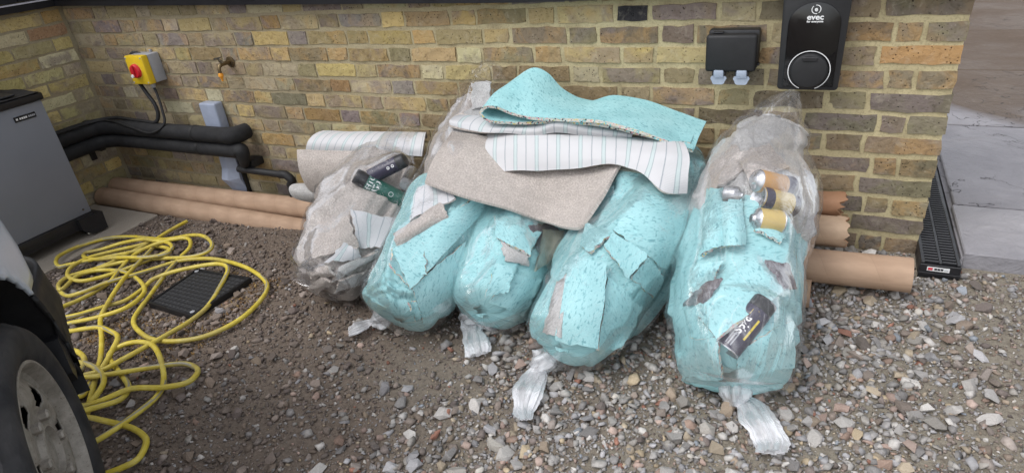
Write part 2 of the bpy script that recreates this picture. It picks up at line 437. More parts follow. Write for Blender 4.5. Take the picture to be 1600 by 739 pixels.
M['sticker_red'] = plain('red_print', lin(200, 60, 70), .4)
M['yellowprint'] = plain('yellow_print', lin(214, 190, 70), .4)

# ---------------------------------------------------------------- ground
GX = np.concatenate([[-60, -25, -12, -7, -5.5], np.arange(-4.8, 1.6, .04), [2.2, 3.5, 6, 12, 25, 60]])
GY = np.concatenate([[-60, -25, -12, -6, -4], np.arange(-2.8, .3, .04), [1, 2.5, 5, 10, 25, 60]])
def bumpz(x, y): return .012 * noise.noise(Vector((x * 2.1, y * 2.1, 3))) + .006 * noise.noise(Vector((x * 7, y * 7, 1)))
gv = [(x, y, gz(x) - .012 + (bumpz(x, y) if -4.8 < x < 1.6 and -2.8 < y < .3 else 0)) for y in GY for x in GX]
nx = len(GX)
gf = [(j * nx + i, j * nx + i + 1, (j + 1) * nx + i + 1, (j + 1) * nx + i) for j in range(len(GY) - 1) for i in range(nx - 1)]
ground = mk('ground', gv, gf, M['dirt'], smooth=True)
tag(ground, 'bare brown dirt ground strewn with gravel', 'ground', kind='structure')

# regions hidden behind bags in the photograph (used only to choose which repeats are built singly)
HID = [[(470, 210), (650, 190), (745, 95), (850, 105), (1100, 190), (1240, 145), (1258, 250), (1250, 610), (1050, 600), (900, 580), (740, 550), (560, 520), (470, 430)],
       [(0, 150), (65, 150), (150, 350), (160, 739), (0, 739)]]
def inside(poly, x, y):
    c = False; n = len(poly)
    for i in range(n):
        x1, y1 = poly[i]; x2, y2 = poly[i - 1]
        if (y1 > y) != (y2 > y) and x < (x2 - x1) * (y - y1) / (y2 - y1) + x1: c = not c
    return c
def seen(P):
    if (Vector(P) - CAM).dot(FWD) < .1: return False
    x, y = proj(P)
    return -10 < x < 1610 and -10 < y < 749 and not any(inside(h, x, y) for h in HID)

# ---------------------------------------------------------------- brick walls
def pick(pal):
    w = [p[3] for p in pal]; c = random.choices(pal, w)[0]; j = random.uniform(.88, 1.12)
    return lin(*[min(255, max(0, v * j + random.uniform(-3, 3))) for v in (lambda g: (c[0] * .97 + g * .03, c[1] * .985 + g * .03, c[2] * .95 + g * .05))((c[0] + c[1] + c[2]) / 3)], 1.0)
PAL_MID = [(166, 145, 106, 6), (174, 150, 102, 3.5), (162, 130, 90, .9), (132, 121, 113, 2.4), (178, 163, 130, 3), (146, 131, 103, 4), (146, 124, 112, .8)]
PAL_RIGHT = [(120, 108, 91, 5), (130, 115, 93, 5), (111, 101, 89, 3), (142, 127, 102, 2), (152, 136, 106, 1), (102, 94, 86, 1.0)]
PAL_FARL = [(158, 141, 110, 5), (144, 129, 105, 5), (166, 147, 108, 2.5), (134, 122, 113, 2.4), (172, 159, 134, 2)]
PAL_SIDE = [(190, 171, 114, 4), (184, 171, 140, 3), (174, 160, 116, 3), (152, 116, 88, .9), (178, 153, 102, 2)]
def brick_geo(w, h, dpt=.06):
    """front face towards -y, centred on origin"""
    nxs, nzs = (6, 2) if w > .15 else (4, 2)
    V, F = [], []; ch = .004
    def g(i, j):
        x = -w / 2 + w * i / nxs; z = -h / 2 + h * j / nzs; y = random.gauss(0, .0008)
        e = 0
        if i in (0, nxs): x += random.gauss(0, .0022); e += 1
        if j in (0, nzs): z += random.gauss(0, .0018); e += 1
        if e: y += random.uniform(.0, .0009) * e
        if e == 2 and random.random() < .10: x *= 1 - .025; z *= .9; y += .003
        return (x, y, z)
    for j in range(nzs + 1):
        for i in range(nxs + 1): V.append(g(i, j))
    for j in range(nzs):
        for i in range(nxs):
            a = j * (nxs + 1) + i; F.append((a, a + 1, a + nxs + 2, a + nxs + 1))
    ring = [i for i in range(nxs + 1)] + [(j + 1) * (nxs + 1) - 1 for j in range(1, nzs + 1)] + [nzs * (nxs + 1) + i for i in range(nxs - 1, -1, -1)] + [j * (nxs + 1) for j in range(nzs - 1, 0, -1)]
    b0 = len(V)
    for r in ring: x, y, z = V[r]; V.append((x * 1.0, dpt, z))
    m = len(ring)
    for k in range(m): F.append((ring[k], b0 + k, b0 + (k + 1) % m, ring[(k + 1) % m]))
    return V, F
def build_wall(wall, bricks, place, limit):
    """bricks: (centre along, centre z, w, h, colour); the nearest visible ones singly, the rest as one mesh"""
    vis, rest = [], []
    for b in bricks: (vis if seen(place(b[0], 0, b[1])) or seen(place(b[0] - b[2] * .4, 0, b[1])) or seen(place(b[0] + b[2] * .4, 0, b[1])) else rest).append(b)
    vis.sort(key=lambda b: (Vector(place(b[0], 0, b[1])) - CAM).length)
    rest += vis[limit:]; vis = vis[:limit]
    for s, z, w, h, c in vis:
        V, F = brick_geo(w, h)
        o = place(s, 0, z); ax = Vector(place(s + 1, 0, z)) - Vector(o); ay = Vector(place(s, 1, z)) - Vector(o)
        b = mk('brick', [ax * v[0] + ay * (v[1] + jy) + Vector((0, 0, v[2])) for jy in [random.gauss(0, .0009)] for v in V], F, M['brick'], wall)
        b.location = o; b.color = c
    V0, F0 = [], []
    for s, z, w, h, c in rest:
        V, F = brick_geo(w, h); k = len(V0)
        V0 += [place(s + v[0], v[1], z + v[2]) for v in V]; F0 += [tuple(i + k for i in f) for f in F]
    if V0:
        r = mk('brickwork', V0, F0, M['brick'], wall); r.color = lin(140, 122, 92); tag(r, kind='stuff')
Z0 = .80
def flemish(x_right, x_left, par, x0first=None):
    """x positions of bricks from right to left; list of (x0, x1, header)"""
    out = []; x = x_right
    seq = ([('c', .105), ('q', .066)] if par else [])
    k = 0
    for n_, w in seq: out.append((x - w, x)); x -= w + .014
    nxt = 'S'
    while x > x_left + .02:
        jw = .017 if x > -1.3 else (.013 if x > -2.4 else .011)
        w = (.222 if nxt == 'S' else .108) * random.uniform(.97, 1.03)
        w = min(w, x - x_left)
        out.append((x - w, x)); x -= w + jw; nxt = 'H' if nxt == 'S' else 'S'
    return out
bw = mk('brick_wall', [], [], M['mortar'])
bm = bmesh.new()
box_bm((-4.38, .0044, -.6), (-.004, .5, 1.6), bm=bm); bm.to_mesh(bw.data); bm.free()
tag(bw, 'long yellow stock brick wall behind the carpet waste bags', 'wall')
bricks = []
for k in range(-3, 14):
    zt, zb = Z0 - .075 * k, Z0 - .075 * (k + 1)
    for x0, x1 in flemish(.0, -4.385, k % 2 == 0):
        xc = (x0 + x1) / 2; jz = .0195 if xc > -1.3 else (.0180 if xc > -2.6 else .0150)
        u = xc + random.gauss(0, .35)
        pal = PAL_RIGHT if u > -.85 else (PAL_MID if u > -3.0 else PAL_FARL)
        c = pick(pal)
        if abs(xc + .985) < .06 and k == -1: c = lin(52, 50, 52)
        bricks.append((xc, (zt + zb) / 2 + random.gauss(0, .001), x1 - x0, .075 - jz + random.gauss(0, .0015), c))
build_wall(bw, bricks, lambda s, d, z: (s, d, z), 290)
sw = mk('brick_wall', [], [], M['mortar'])
bm = bmesh.new(); box_bm((-5.0, -3.2, -.6), (-4.3944, .1, 1.6), bm=bm); bm.to_mesh(sw.data); bm.free()
tag(sw, 'short yellow brick return wall behind the grey heat pump', 'wall')
bricks = []
for k in range(-3, 14):
    zc = Z0 - .075 * (k + .5)
    s = -.018 - (.0 if k % 2 else .115); first = True
    if k % 2 == 0: bricks.append((-.018 - .051, zc, .1, .063, pick(PAL_SIDE)))
    while s > -1.3:
        w = .217 * random.uniform(.97, 1.03); bricks.append((s - w / 2, zc, w, .062 + random.gauss(0, .0015), pick(PAL_SIDE))); s -= w + .0125
build_wall(sw, bricks, lambda s, d, z: (-4.39 - d, s, z), 120)

# eaves: pale drip edge, dark flashing and black boards above both walls
ez = lambda x: .912 + .0232 * max(0.0, -1.5 - x)
ea = empty('eaves_cladding', (-2.2, -.03, .93)); tag(ea, 'black boarded cladding with pale drip edge above the brick walls', 'cladding')
def strip(name, pts, prof, mat):
    """sweep profile (outward, up) along points (pos, outward)"""
    V, F = [], []; n = len(prof)
    for P, o in pts:
        for a, b in prof: V.append(Vector(P) + Vector(o) * a + Vector((0, 0, b)))
    for i in range(len(pts) - 1):
        for k in range(n): F.append((i * n + k, i * n + (k + 1) % n, (i + 1) * n + (k + 1) % n, (i + 1) * n + k))
    F += [tuple(range(n)), tuple(range((len(pts) - 1) * n, len(pts) * n))[::-1]]
    return mk(name, V, F, mat, ea)
crn = Vector((-4.39, 0, 0)); back = Vector((0, -1, 0)); sid = Vector((1, 0, 0))
path = [((-4.39, -3.0, .985), sid), ((-4.39, -.6, .985), sid), ((-4.39, 0, ez(-4.39)), (sid + back))] + [((x, 0, ez(x)), back) for x in (-3.6, -2.5, -1.5, -.7, .06)]
strip('flashing', path, [(-.0, -.014), (.058, -.014), (.06, .022), (.0, .022)], M['cladding'])
strip('drip_edge', path, [(.0, .0225), (.066, .0225), (.066, .029), (.0, .029)], M['trim'])
xs = -4.30
while xs < .05:
    x1 = min(xs + .172, .06)
    V = []
    for x in (xs + .003, x1 - .003):
        for a, b in ((-.02, .032), (-.048, .030), (-.048, .7), (-.02, .7)): V.append((x, a, ez(x) + b))
    mk('board', V, [(0, 1, 2, 3), (7, 6, 5, 4), (0, 4, 5, 1), (1, 5, 6, 2), (2, 6, 7, 3), (3, 7, 4, 0)], M['cladding'], ea)
    # small pale end clip showing under every board joint
    box('clip', (x1 - .016, -.058, ez(x1) + .0292), (x1 + .010, -.0485, ez(x1) + .036), M['trim'], ea)
    xs += .178
ys = -.06
while ys > -2.6:
    box('board', (-4.37, ys - .172, 1.0165), (-4.342, ys, 1.6), M['cladding'], ea); ys -= .178

# ---------------------------------------------------------------- paving and drain on the right
slab_edges = [-.075, .322, 1.262, 2.30, 3.43, 4.6, 5.8]
for i, (a, b) in enumerate(zip(slab_edges, slab_edges[1:])):
    for j, (x0, x1) in enumerate(((.124 + .03 * max(0, a), 1.12), (1.127, 2.1))):
        bm = box_bm((x0, a + .006, -.06), (x1, b - .006, .05 + random.uniform(-.002, .002)), .004, 1)
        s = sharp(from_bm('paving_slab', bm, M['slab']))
        nm = ['front slate slab beside the drain end', 'second slate slab beside the drain grating', 'third slate slab up the path, stained, brown sheen painted in', 'fourth slate slab up the path', 'fifth slate slab up the path', 'farthest slate slab up the path'][i]
        tag(s, nm if j == 0 else nm.replace('slate slab', 'slate slab of the outer row'), 'paving slab', 'slate slabs of the path', kind='thing')
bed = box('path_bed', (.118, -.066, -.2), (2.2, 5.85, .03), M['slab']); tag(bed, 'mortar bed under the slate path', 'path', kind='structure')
dr = empty('channel_drain', (.055, -.1, .0)); tag(dr, 'black plastic channel drain with slotted grating along the wall end', 'drain')
y0, y1 = -.150, 2.4
def dxs(y): return .03 * max(0, y) * .9
box('channel', (-.006, y0, -.12), (.108, y1, .008), M['black'], dr, .002, 1)
for s in (0, 1):
    xa, xb = (-.006, .006) if s == 0 else (.096, .108)
    box('side_rail', (xa, y0, .008), (xb, y1, .043), M['black'], dr, .002, 1)
box('middle_rail', (.046, y0 + .004, .010), (.056, y1, .0415), M['black'], dr, .0015, 1)
bar_me = None; yy = y0 + .010
for i in range(110):
    for s in (0, 1):
        if bar_me is None:
            bo = box('bar', (0, 0, .014), (.042, .0085, .042), M['black'], dr, .0015, 1); bar_me = bo.data
        else:
            bo = bpy.data.objects.new('bar', bar_me); link(bo, dr)
        bo.location = (.0048 if s == 0 else .0553, yy, 0)
    yy += .0195
box('end_plate', (-.008, y0 - .006, -.05), (.110, y0 - .0005, .036), M['black'], dr, .002, 1)
box('end_lip', (-.009, y0 - .011, .0), (.111, y0 - .0065, .008), M['black'], dr, .001, 1)
st = box('label_sticker', (.014, y0 - .0075, .014), (.078, y0 - .0063, .029), M['white'], dr)
box('red_mark', (.017, y0 - .0082, .017), (.030, y0 - .0076, .026), M['sticker_red'], st)
for i in range(3): box('print', (.035 + i * .009, y0 - .0082, .018), (.0425 + i * .009, y0 - .0076, .0255), M['hpbadge'], st)
box('print', (.063, y0 - .0082, .019), (.075, y0 - .0076, .0225), M['greyplastic'], st)

# ---------------------------------------------------------------- wall fittings
# charger
ch = empty('ev_charger', (-.42, -.045, .60)); tag(ch, 'black wall-mounted electric vehicle charger with white ring and lettering', 'charger')
CX = -.4225
def chp(x, z, y): return (CX + x, y, .597 + z)
def rr(w0, w1, h, r, n=6):
    pts = []
    for cx, cz, a0 in ((w0 / 2 - r, r, -90), (w1 / 2 - r, h - r, 0), (-w1 / 2 + r, h - r, 90), (-w0 / 2 + r, r, 180)):
        for k in range(n + 1):
            a = math.radians(a0 + 90 * k / n); pts.append((cx + r * math.cos(a), cz + r * math.sin(a)))
    return pts
def extr(name, pts, f, ya, yb, mat, parent, bev=.0):
    n = len(pts); V = []; rings = [(0, ya), (0, yb)] if not bev else [(0, ya), (0, yb + bev), (bev * .3, yb + bev * .3), (bev, yb)]
    c = np.mean(np.array(pts), 0)
    for ins, y in rings:
        for x, z in pts:
            d = np.array([x, z]) - c; L = np.linalg.norm(d); q = c + d * (1 - ins / L * 1.2); V.append(f(q[0], q[1], y))
    F = []
    for i in range(len(rings) - 1):
        for k in range(n): F.append((i * n + k, i * n + (k + 1) % n, (i + 1) * n + (k + 1) % n, (i + 1) * n + k))
    F += [tuple(range(n))[::-1], tuple(range((len(rings) - 1) * n, len(rings) * n))]
    return sharp(mk(name, V, F, mat, parent), 30)
extr('body', rr(.184, .194, .298, .012), chp, -.0015, -.09, M['matt'], ch, .006)
arch = [(-.076, .012), (.076, .012), (.076, .185)] + [(.076 * math.cos(a), .21 + .068 * math.sin(a)) for a in np.linspace(0, math.pi, 17)] + [(-.076, .185)]
pan = extr('front_panel', arch, chp, -.0885, -.0935, M['gloss'], ch, .002)
knob = lathe('socket_cover', [(.056, 0), (.056, .010), (.052, .015), (.049, .016), (.0, .016)], chp(0, .066, -.0935), (0, -1, 0), M['matt'], ch, 40)
box('cover_lip', chp(-.022, .1, -.113), chp(.022, .112, -.1095), M['black'], knob, .0012, 1)
def arc(name, cx, cz, r, a0, a1, wd, y, mat, parent, n=40):
    V, F = [], []
    for k in range(n + 1):
        a = math.radians(a0 + (a1 - a0) * k / n)
        for rad in (r - wd, r + wd):
            V.append(chp(cx + rad * math.cos(a), cz + rad * math.sin(a), y))
    F = [(2 * k, 2 * k + 1, 2 * k + 3, 2 * k + 2) for k in range(n)]
    return mk(name, V, F, mat, parent)
arc('light_ring', 0, .066, .0625, -68, 248, .0013, -.0945, M['white'], pan)
arc('logo_arc', .001, .256, .0128, -55, 100, .0011, -.0945, M['white'], pan, 16); arc('logo_arc', .001, .256, .0128, 130, 285, .0011, -.0945, M['white'], pan, 16)
text_on('logo_letter', 'e', .019, lambda x, y: chp(.001 + x, .2565 + y, -.0945), M['white'], pan, .0006)
text_on('brand_lettering', 'evec', .0235, lambda x, y: chp(.001 + x * 1.12, .2325 + y, -.0945), M['white'], pan, .0007)
text_on('slogan_lettering', 'for everyone', .0090, lambda x, y: chp(.001 + x, .2195 + y, -.0945), M['white'], pan, .0003)

# double outdoor socket
so = empty('outdoor_socket', (-.67, -.04, .65)); tag(so, 'black weatherproof double socket box with two pale flaps', 'socket')
sof = lambda x, z, y: (x, y, z)
box('back_box', (-.752, -.045, .655), (-.585, -.0015, .785), M['black'], so, .008)
box('lid', (-.753, -.088, .652), (-.588, -.0455, .776), M['matt'], so, .010, 3)
box('hinge', (-.735, -.066, .7765), (-.70, -.05, .783), M['black'], so, .003)
box('side_clip', (-.5875, -.05, .665), (-.579, -.03, .674), M['black'], so, .002)
for x0, x1 in ((-.735, -.678), (-.660, -.602)):
    box('collar', (x0 + .006, -.084, .637), (x1 - .006, -.050, .6515), M['black'], so, .003)
    f = extr('flap', [(x + (x0 + x1) / 2, z + .608) for x, z in rr(.042, .054, .030, .010)], sof, -.078, -.083, M['flap'], so)
    box('flap_tab', (x0 + .012, -.088, .634), (x1 - .012, -.0842, .660), M['flap'], f, .004)

# rotary isolator switch with cables
sw_ = empty('isolator_switch', (-3.755, -.05, .55)); tag(sw_, 'yellow and grey isolator switch box with red rotary knob', 'switch')
box('back_box', (-3.825, -.072, .548), (-3.685, -.0015, .700), M['greyplastic'], sw_, .005)
yc = box('cover', (-3.826, -.112, .547), (-3.684, -.0725, .701), M['yellow'], sw_, .006)
kn = lathe('knob', [(.0, .018), (.033, .018), (.037, .012), (.038, 0)], (-3.757, -.1125, .622), (0, -1, 0), M['red'], sw_, 28)
box('grip', (-3.764, -.142, .590), (-3.750, -.131, .654), M['red'], kn, .004)
lathe('key_stud', [(.0, .016), (.009, .016), (.011, 0)], (-3.762, -.1315, .600), (0, -1, 0), M['white'], kn, 14)
lathe('knob_plate', [(.0, .0012), (.045, .0012), (.045, 0)], (-3.757, -.1122, .622), (0, -1, 0), M['yellowprint'], yc, 28)
for x in (-3.815, -3.695):
    for z in (.558, .690): lathe('screw', [(0, .002), (.004, .002), (.0045, 0)], (x, -.1122, z), (0, -1, 0), M['greyplastic'], yc, 10)
box('mounting_lug', (-3.745, -.012, .7005), (-3.73, -.002, .714), M['greyplastic'], sw_, .002)
lathe('cable_gland', [(.0, .0), (.013, 0), (.013, .018), (.009, .026), (.0, .026)], (-3.72, -.075, .547), (0, 0, -1), M['greyplastic'], sw_, 12)
PZ = .285                                                       # height of upper insulated pipe
tube('cable', [(-3.72, -.075, .524), (-3.70, -.085, .48), (-3.67, -.11, .40), (-3.66, -.13, .34), (-3.70, -.160, .302), (-3.78, -.165, .285), (-3.88, -.16, .300), (-4.0, -.15, .318), (-4.12, -.14, .331), (-4.21, -.17, .334), (-4.24, -.3, .333), (-4.245, -.5, .332), (-4.25, -.7, .33)], .0068, M['matt'], sw_, 10)
tube('conduit', [(-3.79, -.03, .69), (-3.845, -.04, .70), (-3.865, -.06, .66), (-3.85, -.07, .58), (-3.80, -.08, .50), (-3.745, -.09, .43), (-3.735, -.10, .37), (-3.76, -.115, .333), (-3.85, -.11, .330), (-4.0, -.10, .332), (-4.15, -.10, .335), (-4.25, -.2, .334), (-4.27, -.45, .332), (-4.27, -.75, .33)], .0105, M['matt'], sw_, 12)

# tap
tp = empty('garden_tap', (-3.17, -.0, .64)); tag(tp, 'weathered metal garden tap with orange hose connector', 'tap')
tx, tz = -3.148, .650
lathe('wall_plate', [(.0, .008), (.02, .01), (.034, .006), (.036, 0)], (tx, -.0015, tz), (0, -1, 0), M['brass'], tp, 24)
for dx, dz in ((.024, .0), (-.024, 0), (0, -.024)): lathe('screw', [(0, .002), (.004, .002), (.004, 0)], (tx + dx, -.0085, tz + dz), (0, -1, 0), M['chrome'], tp, 8)
tube('spout', [(tx, -.008, tz), (tx, -.05, tz + .002), (tx, -.085, tz), (tx, -.105, tz - .016), (tx, -.108, tz - .045)], [.013, .014, .013, .011, .011], M['brass'], tp, 14)
tube('valve_stem', [(tx, -.06, tz), (tx, -.078, tz + .022), (tx, -.092, tz + .042)], [.013, .011, .006], M['chrome'], tp, 12)
tube('handle', [(tx - .034, -.093, tz + .040), (tx, -.094, tz + .046), (tx + .034, -.096, tz + .052)], [.0055, .0045, .0055], M['chrome'], tp, 10)
lathe('hose_connector', [(.0, 0), (.012, 0), (.016, .006), (.016, .022), (.012, .026), (.0115, .034), (.007, .036), (.0065, .052), (.0, .052)], (tx, -.108, tz - .047), (0, 0, -1), M['orange'], tp, 16)

tp.scale = (.78, .78, .78)
# insulated pipes
def ins_pipe(z, yo, xo, xe, r, label, end_down):
    e = empty('insulated_pipe', (-3.7, yo, z)); tag(e, label, 'pipe', 'insulated heat pump pipes')
    pts = [(xo, -.95, z - .01), (xo, -.6, z - .004), (xo, -.32, z), (xo + .018, -.19, z + .004), (xo + .085, yo - .022, z + .004), (xo + .2, yo, z), (-3.7, yo, z)]
    tube('sleeve', pts + [(-3.452, yo, z)], r, M['foamblack'], e, 18, 70)
    tube('sleeve', [(-3.447, yo, z), (-3.3, yo, z), (xe, yo, z)], r * 1.03, M['foamblack'], e, 18, 12)
    tube('joint_tape', [(-3.458, yo, z), (-3.440, yo, z)], r * 1.07, M['matt'], e, 18, 2)
    if end_down: tube('elbow', [(xe - .002, yo, z), (xe + .035, yo, z - .002), (xe + .042, yo, z - .04), (xe + .02, yo + .01, z - .085)], [r * 1.05, r * 1.08, r * .8, r * .62], M['foamblack'], e, 16, 26)
    else: tube('elbow', [(xe - .002, yo, z), (xe + .035, yo + .004, z), (xe + .062, yo + .03, z), (xe + .066, yo + .09, z)], [r * 1.06, r * 1.10, r * 1.08, r * 1.0], M['foamblack'], e, 16, 26)
    return e
ins_pipe(PZ, -.115, -4.27, -3.225, .0425, 'upper black foam-insulated pipe along the wall corner', False)
pe = ins_pipe(PZ - .083, -.112, -4.262, -3.185, .0405, 'lower black foam-insulated pipe along the wall corner', True)
box('support_bracket', (-4.389, -.19, .08), (-4.375, -.155, .24), M['black'], pe, .003)
box('support_arm', (-4.375, -.188, .15), (-4.25, -.157, .1655), M['black'], pe, .002)
box('pipe_clip', (-4.30, -.200, PZ + .037), (-4.235, -.165, PZ + .055), M['black'], pe, .005)

# grey duct cover behind the pipes
du = empty('duct_cover', (-3.37, -.03, .1)); tag(du, 'blue-grey plastic duct cover passing behind the black pipes', 'duct')
box('upper_cover', (-3.428, -.062, .16), (-3.306, -.0015, .437), M['bluegrey'], du, .010, 3)
V = []
for z, xa, xb, y in ((.159, -3.415, -3.312, -.058), (.06, -3.418, -3.310, -.062), (.0, -3.42, -3.308, -.085), (-.05, -3.41, -3.300, -.06), (-.14, -3.385, -3.298, -.03)):
    V += [(xa, -.0015, z), (xa + .01, y, z), ((xa * .45 + xb * .55), y - .004, z), (xb, y * .55, z), (xb, -.0015, z)]
F = [(i * 5 + k, i * 5 + k + 1, (i + 1) * 5 + k + 1, (i + 1) * 5 + k) for i in range(4) for k in range(4)] + [(0, 1, 2, 3, 4), (24, 23, 22, 21, 20)]
mk('lower_shoe', V, F, M['bluegrey'], du)
box('dark_edge', (-3.3055, -.03, -.1), (-3.297, -.002, .16), M['black'], du)

# black waste pipe
wp = empty('waste_pipe', (-2.9, -.08, .03)); tag(wp, 'thin black waste pipe with elbow at the wall foot', 'pipe')
a = PY(373, 264, -.10); b = PY(440, 273, -.09); c = PY(452, 279, -.09); d = PY(456, 300, -.09)
tube('run', [a, (a + b) / 2, b], .019, M['matt'], wp, 14, 10)
tube('elbow', [b - Vector((.012, 0, 0)), b + Vector((.03, 0, 0)), c + Vector((.015, 0, -.01)), (c + d) / 2], .0225, M['matt'], wp, 14, 14)
tube('drop', [(c + d) / 2 + Vector((0, 0, .01)), d + Vector((0, 0, -.12))], .019, M['matt'], wp, 14, 4)
q = PY(390, 252, -.06); box('bracket', (q.x - .04, -.085, q.z - .03), (q.x + .045, -.0015, q.z + .012), M['black'], wp, .006)

# ---------------------------------------------------------------- heat pump on its slab
sl = sharp(from_bm('concrete_slab', box_bm((-4.385, -2.3, -.30), (-3.79, -.285, -.168), .006, 1), M['concrete'])); tag(sl, 'pale concrete slab under the grey heat pump', 'slab')
hp = empty('heat_pump', (-4.15, -1.1, -.17)); tag(hp, 'grey metal heat pump cabinet on black plastic base', 'heat pump')
HX, HY = -3.95, -.536
box('cabinet', (-4.33, -1.75, -.045), (HX, HY, .585), M['hpgrey'], hp, .006, 2)
V, F = [], []
for i, y in enumerate(np.linspace(-1.78, HY + .008, 14)):
    for j, x in enumerate(np.linspace(-4.34, HX + .012, 8)):
        V.append((x, y, .628 + .006 * math.sin(j * 1.3) * math.sin(i * .9)))
F = [(i * 8 + j, i * 8 + j + 1, (i + 1) * 8 + j + 1, (i + 1) * 8 + j) for i in range(13) for j in range(7)]
ld = box('lid', (-4.345, -1.785, .5855), (HX + .014, HY + .012, .622), M['black'], hp, .008, 2)
mk('lid_panel', V, F, M['matt'], ld, smooth=True)
for i in range(9): box('louvre', (-4.30, -1.70 + i * .125, .6285), (HX - .04, -1.62 + i * .125, .638), M['black'], ld, .003, 1)
box('base', (-4.33, -1.73, -.115), (HX + .008, HY + .004, -.046), M['black'], hp, .006)
V = [];
for x in (HX - .10, HX + .03):
    for y, z in ((HY - .10, -.114), (HY - .06, -.155), (HY + .03, -.158), (HY + .035, -.06), (HY - .10, -.05)): V.append((x, y, z))
F = [(0, 1, 2, 3, 4), (9, 8, 7, 6, 5)] + [(k, k + 5, (k + 1) % 5 + 5, (k + 1) % 5) for k in range(5)]
ft = mk('corner_foot', V, F, M['black'], hp)
lathe('levelling_pad', [(0, .016), (.024, .016), (.028, .006), (.028, 0)], (HX - .035, HY - .035, -.1675), (0, 0, 1), M['chrome'], hp, 20)
lathe('levelling_pad', [(0, .016), (.024, .016), (.028, .006), (.028, 0)], (HX - .035, -1.68, -.1675), (0, 0, 1), M['chrome'], hp, 20)
bd = box('badge', (HX + .0005, HY - .16, .515), (HX + .004, HY - .055, .541), M['hpbadge'], hp, .001, 1)
for y_, w_, m_ in ((-.148, .009, 'white'), (-.132, .007, 'white'), (-.122, .008, 'white'), (-.112, .007, 'white'), (-.103, .008, 'white'), (-.089, .006, 'greyplastic'), (-.080, .007, 'greyplastic'), (-.071, .007, 'greyplastic'), (-.063, .005, 'greyplastic')):
    box('badge_print', (HX + .0042, HY + y_ - w_ / 2, .5235), (HX + .0048, HY + y_ + w_ / 2, .5325), M[m_], bd)
lathe('screw', [(0, .003), (.005, .003), (.006, 0)], (HX, HY - .04, -.018), (1, 0, 0), M['chrome'], hp, 10)

# ---------------------------------------------------------------- cardboard tubes
def card_tube(a, b, r, mat, label, ragged=0.0, wall=.006):
    a, b = Vector(a), Vector(b); T = (b - a).normalized(); e1, e2 = frame_of(T); L = (b - a).length
    e = empty('cardboard_tube', (a + b) / 2); tag(e, label, 'tube', 'cardboard carpet tubes')
    n, m = 40, 28; V, U, F, FM = [], [], [], []
    st_ = np.concatenate([np.linspace(0, L - .09, m - 8), np.linspace(L - .075, L, 8)])
    for layer in (r, r - wall):
        for i, s in enumerate(st_):
            for k in range(n):
                t = 2 * math.pi * k / n; rad = layer; ss = s
                if ragged:
                    w = max(0, (s - (L - .08)) / .08)
                    ss -= w * ragged * (.5 + .9 * abs(noise.noise(Vector((math.cos(t) * 1.6, math.sin(t) * 1.6, r * 90)))) + .3 * noise.noise(Vector((math.cos(t) * 3.1, math.sin(t) * 3.1, 1))))
                    rad += w * .012 * noise.noise(Vector((math.cos(t) * 2, math.sin(t) * 2, 5)))
                V.append(a + T * ss + (e1 * math.cos(t) + e2 * math.sin(t)) * rad); U.append((s, k / n))
    for ly in (0, 1):
        o = ly * m * n
        for i in range(m - 1):
            for k in range(n):
                f = (o + i * n + k, o + i * n + (k + 1) % n, o + (i + 1) * n + (k + 1) % n, o + (i + 1) * n + k)
                F.append(f if ly == 0 else f[::-1]); FM.append(ly)
    for i in (0, m - 1):
        for k in range(n): F.append((i * n + k, i * n + (k + 1) % n, m * n + i * n + (k + 1) % n, m * n + i * n + k)); FM.append(1)
    o = mk('tube_wall', V, F, [mat, M['card_in']], e, uv=U, fmat=FM); sharp(o, 40)
    return e
card_tube(PY(690, 352, -.115), PY(183, 291, -.115), .058, M['card'], 'long cardboard tube against the wall, left of the bags')
card_tube(PY(690, 395, -.225), PY(162, 307, -.225), .058, M['card'], 'long cardboard tube in front, poking out left of the bags')
card_tube(PY(1010, 300, -.085), PY(1334, 322, -.085), .046, M['card_orange'], 'brown cardboard tube with torn end, uppermost at right', .05)
card_tube(PY(1010, 332, -.19), PY(1346, 366, -.19), .053, M['card_pale'], 'pale cardboard tube with ragged crushed end at right', .07)
card_tube(PY(1010, 388, -.30), PY(1424, 430, -.30), .0565, M['card'], 'cardboard tube with clean cut end, longest at right')
card_tube((-.78, -.43, gz(-.78) + .052), PG(1266, 459, .047), .046, M['card'], 'short cardboard tube end peeping from behind the right bag')
# ---------------------------------------------------------------- drain cover
cc = [PG(*q, .012) for q in ((232, 474), (308, 421), (393, 435), (300, 495))]
ctr = sum(cc, Vector()) / 4
co = empty('drain_cover', ctr); tag(co, 'square black access cover lying inside the hose loop', 'cover')
V = []
for s, z in ((1.0, -.05), (1.0, .004), (.985, .008), (.93, .008), (.92, .004)):
    for p in cc: V.append(ctr + (p - ctr) * s + Vector((0, 0, z)))
F = [(i * 4 + k, i * 4 + (k + 1) % 4, (i + 1) * 4 + (k + 1) % 4, (i + 1) * 4 + k) for i in range(4) for k in range(4)]
mk('frame', V, F, M['black'], co)
N = 22; V, F = [], []
for j in range(N + 1):
    for i in range(N + 1):
        u, v = i / N, j / N
        p = (cc[0] * (1 - u) + cc[3] * u) * (1 - v) + (cc[1] * (1 - u) + cc[2] * u) * v
        p = ctr + (p - ctr) * .918; V.append(p + Vector((0, 0, .0025 + (.0035 if (i % 2 and j % 2) else 0))))
F = [(j * (N + 1) + i, j * (N + 1) + i + 1, (j + 1) * (N + 1) + i + 1, (j + 1) * (N + 1) + i) for j in range(N) for i in range(N)]
mk('plate', V, F, M['matt'], co)
for k in (1, 3): lathe('lifting_key_hole', [(.0, .001), (.008, .001), (.01, 0)], ctr + (cc[k] - ctr) * .86 + Vector((0, 0, .0075)), (0, 0, 1), M['greyplastic'], co, 12)

